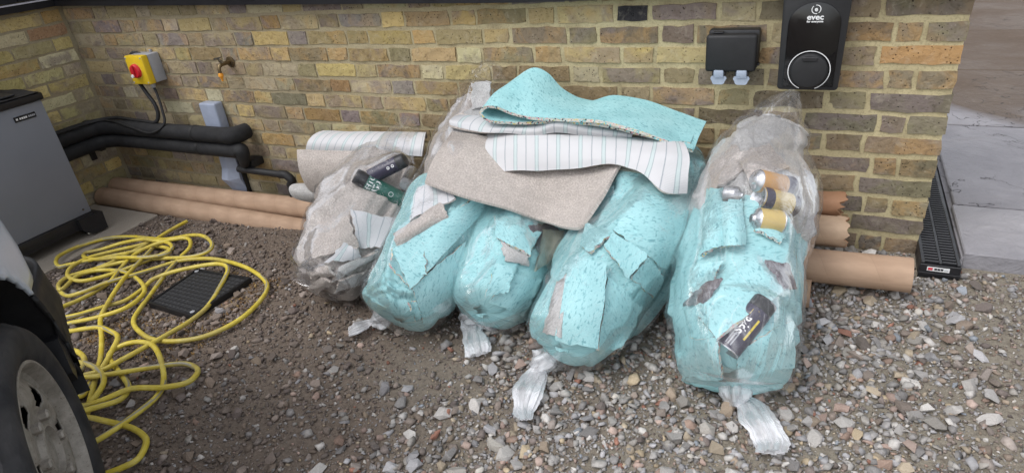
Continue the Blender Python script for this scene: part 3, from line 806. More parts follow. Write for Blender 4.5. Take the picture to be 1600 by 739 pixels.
# ---------------------------------------------------------------- yellow hose
HP = [(292, 346), (266, 360), (240, 376), (205, 394), (170, 412), (132, 426), (100, 440), (93, 452), (106, 462), (132, 455), (165, 442), (200, 432), (240, 420), (279, 408), (321, 404),
      (353, 408), (387, 419), (412, 436), (417, 452), (401, 476), (370, 502), (321, 525), (273, 533), (236, 529), (213, 513), (209, 499), (219, 482), (239, 455), (262, 424), (282, 402), (297, 386), (294, 373),
      (272, 374), (239, 383), (210, 398), (188, 420), (172, 440), (150, 455), (120, 470), (98, 480), (95, 495), (120, 492), (160, 480), (195, 470), (222, 452), (240, 436), (273, 424), (321, 414), (347, 413), (356, 422), (344, 448), (324, 479), (296, 502), (262, 522), (225, 543), (190, 562), (160, 578), (125, 588), (95, 600), (78, 590), (90, 572),
      (125, 566), (154, 578), (162, 597), (144, 626), (125, 640), (100, 640), (96, 625), (125, 634), (157, 626), (205, 607), (254, 605), (293, 597), (309, 581), (302, 572), (280, 568), (222, 576), (167, 585), (125, 590), (85, 596), (70, 575), (88, 556), (112, 547), (129, 555), (131, 569), (118, 590), (120, 610), (128, 618), (140, 600), (156, 565), (159, 530), (157, 500), (166, 478), (190, 440), (215, 412), (236, 390), (240, 378), (215, 384), (175, 393), (138, 403), (112, 417), (106, 431), (126, 439), (165, 431), (205, 417), (240, 403), (268, 389), (262, 379), (240, 376),
      (222, 374), (190, 380), (158, 390), (135, 395), (131, 401), (148, 405), (190, 402), (230, 402), (262, 396), (262, 388), (240, 386), (200, 395), (150, 405), (110, 413), (91, 416), (90, 402), (120, 386), (165, 373), (208, 370), (256, 374), (296, 368), (318, 369), (331, 380), (326, 392), (300, 401), (250, 404), (200, 408), (150, 420), (108, 432), (92, 444), (97, 452), (123, 430), (160, 422), (194, 425), (216, 437), (226, 451), (219, 465), (194, 482), (151, 496), (108, 505), (92, 512), (108, 517), (151, 511), (174, 518), (184, 527), (176, 546), (165, 566), (150, 590), (142, 620), (134, 650), (118, 660), (112, 645), (128, 642), (157, 634), (189, 623), (201, 604), (189, 584), (170, 556), (190, 540), (215, 534), (238, 539), (251, 561), (256, 594), (244, 620), (205, 652), (167, 678), (140, 692), (110, 690), (105, 665), (129, 652), (167, 658), (205, 668), (225, 681), (228, 694), (215, 717), (189, 731), (160, 742), (120, 760)]
hp_pts = []
for i, (x, y) in enumerate(HP):
    lift = .0125 + .026 * (.5 + .5 * math.sin(i * .83)) * (1 if 3 < i < len(HP) - 6 else 0)
    if 14 < i < 28: lift = .016
    hp_pts.append(PG(x, y, lift))
ho = tube('garden_hose', hp_pts, .0097, M['hose'], None, 10, len(HP) * 6, True, twist=.9)
tag(ho, 'yellow garden hose heaped in loose loops on the dirt', 'hose')

# ---------------------------------------------------------------- soft goods: lofts, sheets, patches
def spine(pts, h0, Y1, curve=0.0):
    """pts (px, py, width px) -> list of (P, r); first point lies h0 above the ground, last at wall distance Y1"""
    P0 = PG(pts[0][0], pts[0][1], h0); L = [0]
    for a, b in zip(pts, pts[1:]): L.append(L[-1] + math.hypot(a[0] - b[0], a[1] - b[1]))
    out = []
    for (x, y, w), l in zip(pts, L):
        f = l / L[-1]; yy = P0.y + (Y1 - P0.y) * f
        P = PY(x, y, yy); out.append((P, w / 2 * depth(P) / FPX))
    return out
def loft(name, pts, mat, parent=None, nu=60, nv=56, disp=None, scale=1.0, add=0.0, cap=(1, 1), flat=1.0, clamp=.004, close=True):
    """pts list of (P, r). disp(u, v, P) -> outward displacement"""
    A = [list(P) + [r * scale + add] for P, r in pts]
    if cap[0]:
        d = np.array(A[0][:3]) - np.array(A[1][:3]); d /= np.linalg.norm(d); r = A[0][3]
        A = [list(np.array(A[0][:3]) + d * r * k) + [r * q] for k, q in ((.44, .05), (.43, .55), (.32, .87))] + A
    if cap[1]:
        d = np.array(A[-1][:3]) - np.array(A[-2][:3]); d /= np.linalg.norm(d); r = A[-1][3]
        A = A + [list(np.array(A[-1][:3]) + d * r * k) + [r * q] for k, q in ((.46, .8), (.60, .45), (.62, .05))]
    S = crs(A, nu); V, U, F = [], [], []; L = 0
    T0 = Vector((np.array(A[-1][:3]) - np.array(A[0][:3]))).normalized()
    for i in range(nu):
        P = Vector(S[i][:3]); T = Vector((S[min(i + 2, nu - 1)] - S[max(i - 2, 0)])[:3])
        T = (T.normalized() + T0 * .6).normalized()
        e1, e2 = frame_of(T)
        if i: L += (P - Vector(S[i - 1][:3])).length
        r = max(S[i][3], .002)
        for k in range(nv):
            t = 2 * math.pi * k / nv; N = e1 * math.cos(t) + e2 * math.sin(t) * flat
            Q = P + N * r
            if disp: Q = Q + N * disp(i / (nu - 1), t, Q) * min(1.0, r / .03)
            if clamp is not None: Q.z = max(Q.z, gz(Q.x) + clamp); Q.y = min(Q.y, -.006)
            V.append(Q); U.append((L, (t / (2 * math.pi)) * .9))
    for i in range(nu - 1):
        for k in range(nv): F.append((i * nv + k, i * nv + (k + 1) % nv, (i + 1) * nv + (k + 1) % nv, (i + 1) * nv + k))
    if close: F += [tuple(range(nv))[::-1], tuple(range((nu - 1) * nv, nu * nv))]
    o = mk(name, V, F, mat, parent, smooth=True, uv=U)
    return o
def bvh_of(objs):
    V, F = [], []
    for o in objs:
        k = len(V); mw = o.matrix_parent_inverse if o.parent else Matrix()
        V += [v.co.copy() for v in o.data.vertices]; F += [tuple(i + k for i in p.vertices) for p in o.data.polygons]
    return BVHTree.FromPolygons(V, F)
def grid_sheet(name, P, mats, thick, parent=None, uvscale=None, jitter=0.0, uvrot=False):
    """P: (nv, nu) grid of Vectors -> slab with faces front(0)/back(1)/edge(2); front is along (dPu x dPv)"""
    nv, nu = len(P), len(P[0]); Nn = [[None] * nu for _ in range(nv)]
    for j in range(nv):
        for i in range(nu):
            du_ = P[j][min(i + 1, nu - 1)] - P[j][max(i - 1, 0)]; dv_ = P[min(j + 1, nv - 1)][i] - P[max(j - 1, 0)][i]
            n = du_.cross(dv_); Nn[j][i] = n.normalized() if n.length > 1e-12 else Vector((0, 0, 1))
    V, U, F, FM = [], [], [], []
    ul = np.zeros((nv, nu)); vl = np.zeros((nv, nu))
    for j in range(nv):
        for i in range(1, nu): ul[j, i] = ul[j, i - 1] + (P[j][i] - P[j][i - 1]).length
    ul[:] = ul.mean(0)[None]
    for j in range(1, nv):
        for i in range(nu): vl[j, i] = vl[j - 1, i] + (P[j][i] - P[j - 1][i]).length
    vl[:] = vl.mean(1)[:, None]
    off = random.uniform(0, 3) if uvscale is None else 0
    for s in (1, -1):
        for j in range(nv):
            for i in range(nu):
                V.append(P[j][i] + Nn[j][i] * thick * (.5 * s)); a, b = ul[j, i] + off, vl[j, i] + off
                U.append((b, a) if uvrot else (a, b))
    o = nv * nu
    for j in range(nv - 1):
        for i in range(nu - 1):
            a = j * nu + i; F.append((a, a + 1, a + nu + 1, a + nu)); FM.append(0)
            F.append((o + a, o + a + nu, o + a + nu + 1, o + a + 1)); FM.append(1)
    ring = [i for i in range(nu)] + [j * nu + nu - 1 for j in range(1, nv)] + [(nv - 1) * nu + i for i in range(nu - 2, -1, -1)] + [j * nu for j in range(nv - 2, 0, -1)]
    for k in range(len(ring)):
        a, b = ring[k], ring[(k + 1) % len(ring)]; F.append((a, o + a, o + b, b)); FM.append(2)
    ob = mk(name, V, F, mats, parent, uv=U, fmat=FM)
    return sharp(ob, 60)
def patch(name, bvh, quad, mats, off=.008, thick=.010, n=10, smooth=6, lift=None, jit=1.2, parent=None):
    """stiff offcut lying on a bundle: corners in photo pixels TL, TR, BR, BL, dropped on to the bundle's surface"""
    q = [np.array(p, float) for p in quad]; T = np.full((n, n), np.nan); D = [[None] * n for _ in range(n)]
    sd_ = random.uniform(0, 50); ce = random.randrange(4); curl = random.uniform(.015, .04)
    for j in range(n):
        for i in range(n):
            u, v = i / (n - 1), j / (n - 1)
            p = (q[0] * (1 - u) + q[1] * u) * (1 - v) + (q[3] * (1 - u) + q[2] * u) * v
            ed = 2.2 * (1 if (i in (0, n - 1) or j in (0, n - 1)) else 0)
            p = p + ed * np.array([random.gauss(0, .45), random.gauss(0, .45)]) + jit * np.array([noise.noise(Vector((u * 2.3, v * 2.3, sd_))), noise.noise(Vector((u * 2.3, v * 2.3, sd_ + 9)))]) * 2
            d = ray(*p); D[j][i] = d
            h = bvh.ray_cast(CAM, d.normalized(), 6)
            if h[0] is not None: T[j, i] = (h[0] - CAM).length / d.length
    m = np.nanmean(T); T[np.isnan(T)] = m
    # fit towards a smooth sheet
    for _ in range(smooth):
        S = T.copy(); S[1:-1] = (T[:-2] + T[2:] + 2 * T[1:-1]) / 4; Q = S.copy(); Q[:, 1:-1] = (S[:, :-2] + S[:, 2:] + 2 * S[:, 1:-1]) / 4; T = Q
    P = []
    for j in range(n):
        row = []
        for i in range(n):
            u, v = i / (n - 1), j / (n - 1)
            extra = off + (lift(u, v) if lift else curl * (u if ce & 1 else 1 - u) ** 2 * (v if ce & 2 else 1 - v) ** .5)
            d = D[j][i]; row.append(CAM + d * (T[j, i] - extra / d.length))
        P.append(row)
    P = P[::-1]           # so that the front face looks to the camera
    return grid_sheet(name, P, mats, thick, parent)
FOAM = [M['foam'], M['foam'], M['crumb']]
PILE = [M['pile'], M['backing'], M['pile']]
BACK = [M['backing'], M['pile'], M['pile']]
GREY = [M['pilegrey'], M['backing'], M['pilegrey']]
def lump(amp, s, o, ridge=0.0):
    def f(u, t, Q):
        a = amp * (fn(Q, s, o) + .5 * fn(Q, s * 2.3, o + 5))
        if ridge: a += ridge * (1 - 2 * abs(fn((Q.x, Q.y * .6, Q.z * 2.2), s * 2.0, o + 9)) - .6)
        return a
    return f
def layered(amp, s, o, nsheet=10, step=.014, ridge=0.0):
    """lumpy bundle with straight-edged overlapping layers"""
    r = random.Random(int(o * 10)); base = lump(amp, s, o, ridge); Q0 = []
    def f(u, t, Q):
        a = base(u, t, Q); k = 0
        for uc, tc, ang, op in Q0:
            du, dt = (u - uc) * 1.0, ((t - tc + math.pi) % (2 * math.pi) - math.pi) * .22
            x = du * math.cos(ang) + dt * math.sin(ang) + .012 * fn(Q, 12, o); y = -du * math.sin(ang) + dt * math.cos(ang) + .012 * fn(Q, 12, o + 4)
            e = min(x, y * op)
            k += step * max(0.0, min(1.0, e / .008)) * max(0.0, 1 - e * 1.3)
        return a + k - step * nsheet * .20
    for _ in range(nsheet): Q0.append((r.uniform(.05, .75), r.uniform(0, 6.28), r.uniform(-.7, .7), r.choice((-1, 1))))
    return f
def wrinkle(o, amp=.0052, ends=(.30, .16), gath=15):
    def rd(x, w): return max(0.0, 1 - abs(x) / w)
    def f(u, t, Q):
        n1 = fn((Q.x * 1.2, Q.y * .5, Q.z * .7), 13, o + 3); n2 = fn((Q.x * .6, Q.y, Q.z * 1.3), 24, o + 8); n3 = fn(Q, 45, o + 11)
        a = amp * (fn(Q, 6, o) * .5 + rd(n1, .16) * .75 + rd(n2, .13) * .45 + rd(n3, .15) * .18 - .3)
        g = max(0, 1 - u / ends[0]) if ends[0] else 0
        g2 = max(0, 1 - (1 - u) / ends[1]) if ends[1] else 0
        ph = 4 * fn(Q, 4, o)
        a += (g ** .8) * .007 * (abs(math.sin(t * gath * .5 + ph)) - .4) + (g2 ** .7) * .012 * math.sin(t * 7 + ph)
        return a
    return f
def waste_bag(label, sp, film, knot_px, tail_px, tip=None, o=0.0, fill=()):
    """clear sack: film pulled tight round its contents, gathered neck, knot and tail"""
    P0 = sp[0][0]; e = empty('plastic_bag', (P0.x, P0.y, gz(P0.x))); tag(e, label, 'bag', 'clear sacks of carpet waste')
    ms = []
    for f in fill: ms += [f] if f.type == 'MESH' else [c for c in f.children]
    bv = bvh_of(ms)
    pts = list(sp)
    if knot_px:
        K = PG(knot_px[0], knot_px[1], .045)
        d = (pts[0][0] - K); r0 = pts[0][1]
        pts = [(K, .008), (K + d * .12, .016), (K + d * .30, r0 * .62), (K + d * .5, r0 * .93)] + [(pts[0][0], r0)] + pts[1:]
        c0 = 0
    else: c0 = 1
    if tip: pts = pts + tip; c1 = 0
    else: c1 = 1
    NU, NV = 120, 112
    fo = loft('film', pts, film, e, nu=NU, nv=NV, disp=None, scale=.97, add=.0, cap=(c0, c1), close=False, clamp=None)
    co_ = np.array([v.co[:] for v in fo.data.vertices]).reshape(NU, NV, 3); cen = co_.mean(1)
    R_ = np.linalg.norm(co_ - cen[:, None], axis=2); N_ = (co_ - cen[:, None]) / np.maximum(R_, 1e-6)[..., None]
    H = np.zeros_like(R_)
    for i in range(NU):
        for k in range(NV):
            n = Vector(N_[i, k]); c = Vector(cen[i]); h = bv.ray_cast(c + n * .45, -n, .45)
            if h[0] is not None: H[i, k] = (h[0] - c).length
    D = np.where(H > 0, np.maximum(H, R_ * .8), R_ * .97)
    E_ = D.copy()
    for _ in range(2):                      # film spans hollows between pieces
        X_ = np.pad(E_, ((1, 1), (0, 0)), 'edge'); X_ = np.concatenate([X_[:, -1:], X_, X_[:, :1]], 1)
        E_ = np.max([X_[a:a + NU, b:b + NV] for a in range(3) for b in range(3)], 0)
    for _ in range(5):
        X_ = np.pad(E_, ((1, 1), (0, 0)), 'edge'); X_ = np.concatenate([X_[:, -1:], X_, X_[:, :1]], 1)
        E_ = (X_[1:-1, 1:-1] * 2 + X_[:-2, 1:-1] + X_[2:, 1:-1] + X_[1:-1, :-2] + X_[1:-1, 2:]) / 6
    E_ = np.maximum(E_, H + .005)
    wr = wrinkle(o); out = []
    for i in range(NU):
        for k in range(NV):
            c = Vector(cen[i]); n = Vector(N_[i, k]); r = E_[i, k]; Q = c + n * r
            dd = wr(i / (NU - 1), 2 * math.pi * k / NV, Q) * min(1, r / .05) + .004
            if H[i, k] > 0: dd = max(dd, H[i, k] + .0025 - r)
            Q = Q + n * dd
            Q.z = max(Q.z, gz(Q.x) + .003); Q.y = min(Q.y, -.006)
            out.append(Q)
    fo.data.vertices.foreach_set('co', np.array(out, np.float32).ravel()); fo.data.update()
    if knot_px:
        k = loft('knot', [(K + Vector((0, .03, .004)), .018), (K, .034), (K - d.normalized() * .035, .022)], M['film_knot'], e, 44, 56, disp=lambda u, t, Q: .007 * math.sin(t * 5 + u * 11 + o) + .012 * abs(fn(Q, 46, o)) + .004 * fn(Q, 110, o), clamp=.002)
        if tail_px:
            T = [(K - d.normalized() * .03, .016)] + [(PG(x, y, .016 + .01 * (i % 2)), w * .42 * depth(PG(x, y, .02)) / FPX) for i, (x, y, w) in enumerate(tail_px)]
            loft('tail', T, M['film_knot'], e, 70, 84, disp=lambda u, t, Q: (.007 * u + .004) * math.sin(t * 8 + 3 * u + o) + .02 * fn(Q, 16, o) * (.3 + u) + .006 * abs(fn(Q, 50, o)), cap=(0, 0), flat=.2, clamp=.003, close=False)
    return e

FILL = {1: [], 2: [], 3: [], 4: [], 5: []}; CUR = [0]
def thing(o, label, cat, group=None):
    if CUR[0]: FILL[CUR[0]].append(o)
    return tag(o, label, cat, group)
G_OFF = 'turquoise underlay offcuts'
# --- spines (photo pixel, pixel, width)
B1 = spine([(522, 438, 108), (548, 394, 132), (582, 338, 118), (608, 283, 96), (626, 240, 70), (634, 205, 44)], .105, -.15)
B2 = spine([(634, 474, 128), (646, 443, 138), (675, 385, 140), (705, 325, 136), (725, 250, 122), (745, 185, 98), (757, 140, 66)], .12, -.10)
B3 = spine([(766, 464, 150), (788, 424, 168), (814, 370, 166), (845, 310, 150), (870, 260, 110)], .125, -.17)
B4 = spine([(890, 524, 146), (918, 487, 170), (955, 430, 186), (1000, 360, 186), (1028, 298, 156), (1042, 262, 84)], .13, -.18)
B5 = spine([(1150, 556, 184), (1148, 508, 198), (1150, 440, 204), (1158, 350, 170), (1176, 270, 134), (1202, 216, 72)], .13, -.17)

CUR[0] = 1  # --- bag 1: beige carpet strips
c1 = thing(loft('carpet_offcuts', B1[:4], M['pile_bag'], None, 130, 120, layered(.016, 7, 1.0, 14, .014, .005), .97), 'crumpled beige carpet strips packed in the leftmost bag', 'carpet')
bv = bvh_of([c1])
thing(patch('carpet_offcut', bv, [(547, 328), (620, 342), (594, 387), (560, 388)], BACK, .012, .007), 'pale striped carpet backing piece inside the leftmost bag', 'carpet')
thing(patch('carpet_offcut', bv, [(494, 350), (545, 336), (561, 386), (489, 404)], PILE, .012, .008), 'beige carpet flap at the left edge of the leftmost bag', 'carpet')
thing(patch('carpet_offcut', bv, [(537, 380), (558, 388), (566, 405), (508, 410)], BACK, .022, .007), 'fan-shaped striped strip in the middle of the leftmost bag', 'carpet')
for q, lb in (([(519, 440), (530, 419), (592, 390), (590, 400)], 'curled carpet strip edge crossing the leftmost bag'), ([(480, 449), (503, 434), (520, 441), (498, 456)], 'folded carpet strip at the bottom corner of the leftmost bag'),
              ([(524, 455), (530, 438), (588, 418), (578, 440)], 'lower curled carpet strip in the leftmost bag'), ([(484, 425), (508, 414), (522, 428), (487, 434)], 'rolled carpet strip low at the left of the leftmost bag')):
    thing(patch('carpet_strip', bv, q, [M['whitefelt'], M['backing'], M['pile']] if 'curled' in lb else PILE, .02, .011, 9, 3, lambda u, v: .012 * math.sin(v * 3.1)), lb, 'carpet')
CUR[0] = 2  # --- bag 2: underlay below, carpet above
u2 = thing(loft('underlay_bundle', B2[:4], M['foam'], None, 150, 140, layered(.012, 6, 2.0), .94), 'bundled turquoise underlay filling the second bag from left', 'underlay')
k2 = thing(loft('carpet_offcuts', B2[2:6], M['pile_bag'], None, 60, 56, lump(.014, 9, 7.0, .018), .86), 'beige carpet pieces in the upper half of the second bag', 'carpet')
bv = bvh_of([u2])
thing(patch('underlay_offcut', bv, [(613, 392), (742, 308), (768, 318), (640, 452)], FOAM, .020, .010, 12, 8), 'wide turquoise underlay sheet wrapped round the second bag contents', 'underlay')
thing(patch('underlay_offcut', bv, [(643, 451), (728, 374), (702, 488), (662, 506)], FOAM, .018, .010, 12, 8), 'turquoise underlay flap at the lower right of the second bag', 'underlay')
thing(patch('underlay_offcut', bv, [(624, 396), (665, 394), (666, 428), (636, 437)], FOAM, .026, .008), 'small square turquoise offcut on the second bag contents', 'underlay')
thing(patch('underlay_offcut', bv, [(613, 388), (632, 420), (642, 450), (608, 416)], FOAM, .016, .008), 'narrow turquoise sliver at the left of the second bag', 'underlay')
thing(patch('underlay_offcut', bv, [(637, 473), (650, 470), (662, 497), (649, 501)], FOAM, .022, .008, 7), 'tiny curled turquoise scrap at the bottom of the second bag', 'underlay')
bvk = bvh_of([k2, u2])
thing(patch('carpet_roll', bvk, [(616, 366), (690, 318), (700, 338), (618, 386)], PILE, .022, .012, 10, 4, lambda u, v: .018 * math.sin(v * 3.1)), 'rolled beige carpet edge above the underlay in the second bag', 'carpet')
thing(patch('carpet_offcut', bvk, [(652, 292), (700, 286), (712, 312), (640, 345)], BACK, .014, .007), 'white striped carpet scrap in the middle of the second bag', 'carpet')
thing(patch('carpet_offcut', bvk, [(700, 200), (742, 165), (770, 190), (708, 250)], [M['whitefelt']] * 3, .012, .01), 'pale felt scrap near the top of the second bag', 'carpet')
thing(patch('carpet_offcut', bvk, [(735, 130), (768, 128), (765, 165), (738, 172)], [M['whitefelt']] * 3, .03, .006), 'crumpled white scrap in the peak of the second bag', 'carpet')
CUR[0] = 3  # --- bag 3
u3 = thing(loft('underlay_bundle', B3, M['foam'], None, 150, 140, layered(.013, 6, 3.0), .94), 'bundled turquoise underlay filling the small middle bag', 'underlay')
bv = bvh_of([u3])
thing(patch('underlay_offcut', bv, [(772, 338), (845, 366), (828, 398), (776, 372)], FOAM, .020, .010), 'rectangular turquoise offcut high in the small middle bag', 'underlay')
thing(patch('carpet_offcut', bv, [(782, 374), (826, 398), (826, 415), (790, 408)], [M['whitefelt']] * 3, .008, .007), 'greyish white scrap between offcuts in the small middle bag', 'carpet')
thing(patch('underlay_offcut', bv, [(777, 412), (802, 420), (793, 458), (757, 461)], FOAM, .024, .009), 'square turquoise offcut low in the small middle bag', 'underlay')
thing(patch('underlay_offcut', bv, [(797, 424), (843, 438), (818, 492), (765, 470)], FOAM, .014, .009), 'broad turquoise offcut at the bottom of the small middle bag', 'underlay')
thing(patch('carpet_offcut', bv, [(826, 352), (862, 346), (884, 372), (846, 400)], [M['pilegrey']] * 3, .006, .006), 'added dark patch for the see-through pocket at the upper right of the small middle bag', 'carpet')  # no real carpet: dark patch added for the dim see-through pocket
thing(patch('carpet_offcut', bv, [(848, 360), (882, 360), (872, 396), (836, 424)], [M['olive']] * 3, .016, .008), 'grey-green carpet backing at the right of the middle bag', 'carpet')
CUR[0] = 4  # --- bag 4
u4 = thing(loft('underlay_bundle', B4, M['foam'], None, 150, 140, layered(.012, 5, 4.0), .94), 'big turquoise underlay bundle filling the second bag from the right', 'underlay')
bv = bvh_of([u4])
thing(patch('carpet_offcut', bv, [(872, 440), (890, 428), (876, 528), (850, 518)], [M['whitefelt']] * 3, .010, .007), 'greyish scrap at the left edge of the second bag from the right', 'carpet')
thing(patch('underlay_offcut', bv, [(950, 432), (1003, 480), (972, 545), (934, 546)], FOAM, .012, .009, 11), 'turquoise flap at the lower right of the second bag from the right', 'underlay')
thing(patch('underlay_offcut', bv, [(894, 402), (950, 411), (934, 545), (868, 531)], FOAM, .022, .010, 12), 'long upright turquoise offcut in the second bag from the right', 'underlay')
thing(patch('underlay_offcut', bv, [(985, 434), (1012, 402), (1039, 434), (1021, 463)], FOAM, .010, .009), 'turquoise tab at the right side of the second bag from the right', 'underlay')
thing(patch('underlay_offcut', bv, [(958, 366), (1014, 400), (983, 433), (943, 385)], FOAM, .026, .010), 'tilted square turquoise offcut in the second bag from the right', 'underlay')
thing(patch('underlay_offcut', bv, [(915, 349), (952, 369), (924, 397), (908, 384)], FOAM, .020, .010, 8), 'small folded turquoise corner under the beige carpet', 'underlay')
thing(patch('underlay_roll', bv, [(958, 360), (1018, 282), (1088, 300), (1040, 420)], FOAM, .020, .010, 14, 4, lambda u, v: .035 * math.sin(u * 3.1)), 'thick turquoise underlay roll under the hanging striped flap', 'underlay')
CUR[0] = 5  # --- bag 5
u5 = thing(loft('underlay_bundle', B5[:4], M['foam'], None, 150, 140, layered(.014, 6, 5.0), .93), 'bundled turquoise underlay filling the rightmost bag', 'underlay')
k5 = thing(loft('carpet_offcuts', B5[3:5] + [(B5[5][0], B5[5][1] * .9)], M['whitefelt'], None, 110, 110, layered(.016, 7, 12.0, 12, .014, .004), .97), 'pale crumpled carpet in the top of the rightmost bag', 'carpet')
bv = bvh_of([u5]); bvk = bvh_of([u5, k5])
thing(patch('underlay_offcut', bv, [(1067, 530), (1122, 528), (1128, 592), (1066, 586)], FOAM, .012, .009), 'turquoise offcut low at the left of the rightmost bag', 'underlay')
thing(patch('underlay_offcut', bv, [(1150, 548), (1236, 502), (1242, 572), (1154, 590)], FOAM, .012, .009), 'turquoise offcut low at the right of the rightmost bag', 'underlay')
thing(patch('underlay_offcut', bv, [(1083, 413), (1128, 411), (1112, 444), (1080, 458)], FOAM, .016, .008), 'small square turquoise offcut at the left of the rightmost bag', 'underlay')
thing(patch('carpet_offcut', bv, [(1092, 444), (1128, 436), (1098, 476), (1068, 478)], GREY, .016, .008), 'dark grey carpet scrap inside the rightmost bag', 'carpet')
thing(patch('underlay_offcut', bv, [(1176, 404), (1224, 454), (1120, 530), (1083, 484)], FOAM, .030, .010, 12), 'large tilted turquoise square in the middle of the rightmost bag', 'underlay')
thing(patch('underlay_offcut', bvk, [(1180, 360), (1222, 334), (1238, 356), (1219, 378)], FOAM, .022, .010), 'folded turquoise corner beside the spray cans in the rightmost bag', 'underlay')
thing(patch('underlay_offcut', bvk, [(1106, 296), (1128, 296), (1132, 380), (1096, 400)], FOAM, .026, .012, 10, 3, lambda u, v: .022 * math.sin(u * 3.1)), 'upright turquoise curl at the left of the rightmost bag', 'underlay')
thing(patch('underlay_offcut', bvk, [(1120, 316), (1158, 314), (1163, 382), (1128, 386)], FOAM, .018, .012, 10, 3, lambda u, v: .03 * math.sin(u * 3.1)), 'rolled turquoise underlay below the cans in the rightmost bag', 'underlay')
thing(patch('carpet_offcut', bvk, [(1150, 240), (1200, 225), (1232, 262), (1172, 286)], PILE, .016, .008), 'beige carpet flap high in the rightmost bag', 'carpet')
thing(patch('carpet_offcut', bvk, [(1108, 262), (1150, 225), (1168, 262), (1112, 300)], PILE, .014, .008), 'pale beige carpet fold high at the left of the rightmost bag', 'carpet')
thing(patch('carpet_offcut', bvk, [(1196, 408), (1232, 412), (1244, 452), (1226, 450)], GREY, .012, .008), 'narrow brownish carpet strip at the right of the rightmost bag', 'carpet')

CUR[0] = 0
# --- cans
def can(a, b, r, body, label, cap_mat=None, dome0=None, mark=None, cap_len=.0):
    """a: valve/cap end, b: base end"""
    a, b = Vector(a), Vector(b); T = (b - a).normalized(); L = (b - a).length
    e = empty('spray_can', (a + b) / 2); tag(e, label, 'can'); FILL[1 if 'leftmost' in label or 'green can' in label else 5].append(e)
    c0 = cap_len
    lathe('shell', [(r * .985, c0), (r, c0 + .004), (r, L - .004), (r * .985, L)], a, T, body, e, 36)
    lathe('base_rim', [(r * .985, L), (r * 1.01, L + .0015), (r * .98, L + .004), (r * .9, L + .001), (r * .5, L - .008), (0, L - .011)], a, T, M['alu'], e, 36)
    if cap_mat: lathe('cap', [(0, -.004), (r * .84, -.004), (r * .93, .0), (r * .96, c0 - .001), (r * .9, c0)], a, T, cap_mat, e, 36)
    else: lathe('dome', [(0, c0 - .020), (r * .36, c0 - .020), (r * .42, c0 - .013), (r * .5, c0 - .011), (r * .88, c0 - .006), (r * .985, c0)], a, T, M['alu'], e, 36)
    up = (CAM - (a + b) / 2); n0 = (up - T * up.dot(T)).normalized(); n1 = T.cross(n0)
    def wrap(s, c, rr_=1.006):        # s along axis from a, c around (metres), facing the camera
        t = c / r; return a + T * s + (n0 * math.cos(t) + n1 * math.sin(t)) * r * rr_
    return e, wrap, L
def on(bv_, px, py, r, yfall):
    d = ray(px, py).normalized(); h = bv_.ray_cast(CAM, d, 6)
    if h[0] is None: return PY(px, py, yfall)
    return h[0] - d * (r * .75)
b1v = bvh_of([o for o in FILL[1] if o.type == 'MESH']); b5v = bvh_of([o for o in FILL[5] if o.type == 'MESH'])
pa, pb = on(b1v, 556, 275, .036, -.54), on(b1v, 634, 316, .036, -.56)
e, wrap, L = can(pa, pb, .033, M['cangreen'], 'green and black spray can in the leftmost bag', M['black'], cap_len=.045)
text_on('lettering', 'OTEK', .030, lambda x, y: wrap(.060 - y, x), M['white'], e, .0006)
text_on('big_lettering', 'G2', .042, lambda x, y: wrap(.088 - y, x), M['white'], e, .0014)
for i, w_ in enumerate((.036, .024, .03)): mk('print_line', [wrap(.112 + i * .006, -w_ / 2), wrap(.112 + i * .006, w_ / 2), wrap(.1145 + i * .006, w_ / 2), wrap(.1145 + i * .006, -w_ / 2)], [(0, 1, 2, 3)], M['white'], e)
mk('print_line', [wrap(.0475, -.04), wrap(.0475, 0), wrap(.0475, .04), wrap(.0495, .04), wrap(.0495, 0), wrap(.0495, -.04)], [(0, 1, 4, 5), (1, 2, 3, 4)], M['white'], e)
cr = [(math.cos(t), math.sin(t)) for t in np.linspace(0, 2 * math.pi, 17)[:-1]]
mk('round_mark', [wrap(min(L - .03, .15) + .010 * x, .010 * y) for x, y in cr] + [wrap(min(L - .03, .15) + .008 * x, .008 * y) for x, y in cr], [(i, (i + 1) % 16, 16 + (i + 1) % 16, 16 + i) for i in range(16)], M['white'], e)
e, wrap, L = can(on(b1v, 632, 250, .03, -.46), on(b1v, 580, 276, .02, -.48), .031, M['candark'], 'dark grey spray can behind the green can in the leftmost bag', M['black'], cap_len=.03)
for i in range(2): lathe('round_mark', [(.003, .0), (.0065, .0)], wrap(.045 + i * .02, .0, 1.01), (wrap(.05, 0) - wrap(.05, .098)), M['white'], e, 12)
e, wrap, L = can(on(b1v, 633, 290, .05, -.56), on(b1v, 644, 268, .02, -.46), .026, M['alu'], 'small can with white cap beside the green can', M['white'], cap_len=.02)
e, wrap, L = can(on(b5v, 1196, 472, -.004, -.7), on(b5v, 1136, 545, .028, -.8), .034, M['candark'], 'dark purple spray can with white lettering in the rightmost bag', M['black'], cap_len=.03)
text_on('lettering', 'Spyd', .027, lambda x, y: wrap(L * .56 - x, y + .008), M['white'], e, .0008)
for c_, w_ in ((.70, .018), (.60, .012), (.52, .020), (.41, .016)):
    mk('yellow_print', [wrap(L * c_ + x_, y_ - .017) for x_, y_ in ((-w_ / 2, -.003), (w_ / 2, -.003), (w_ / 2, .003), (-w_ / 2, .003))], [(0, 1, 2, 3)], M['yellowprint'], e)
for i in range(3): mk('print_line', [wrap(L * .84 - .018, .016 - i * .007), wrap(L * .84 + .018, .016 - i * .007), wrap(L * .84 + .018, .013 - i * .007), wrap(L * .84 - .018, .013 - i * .007)], [(0, 1, 2, 3)], M['greyplastic'], e)
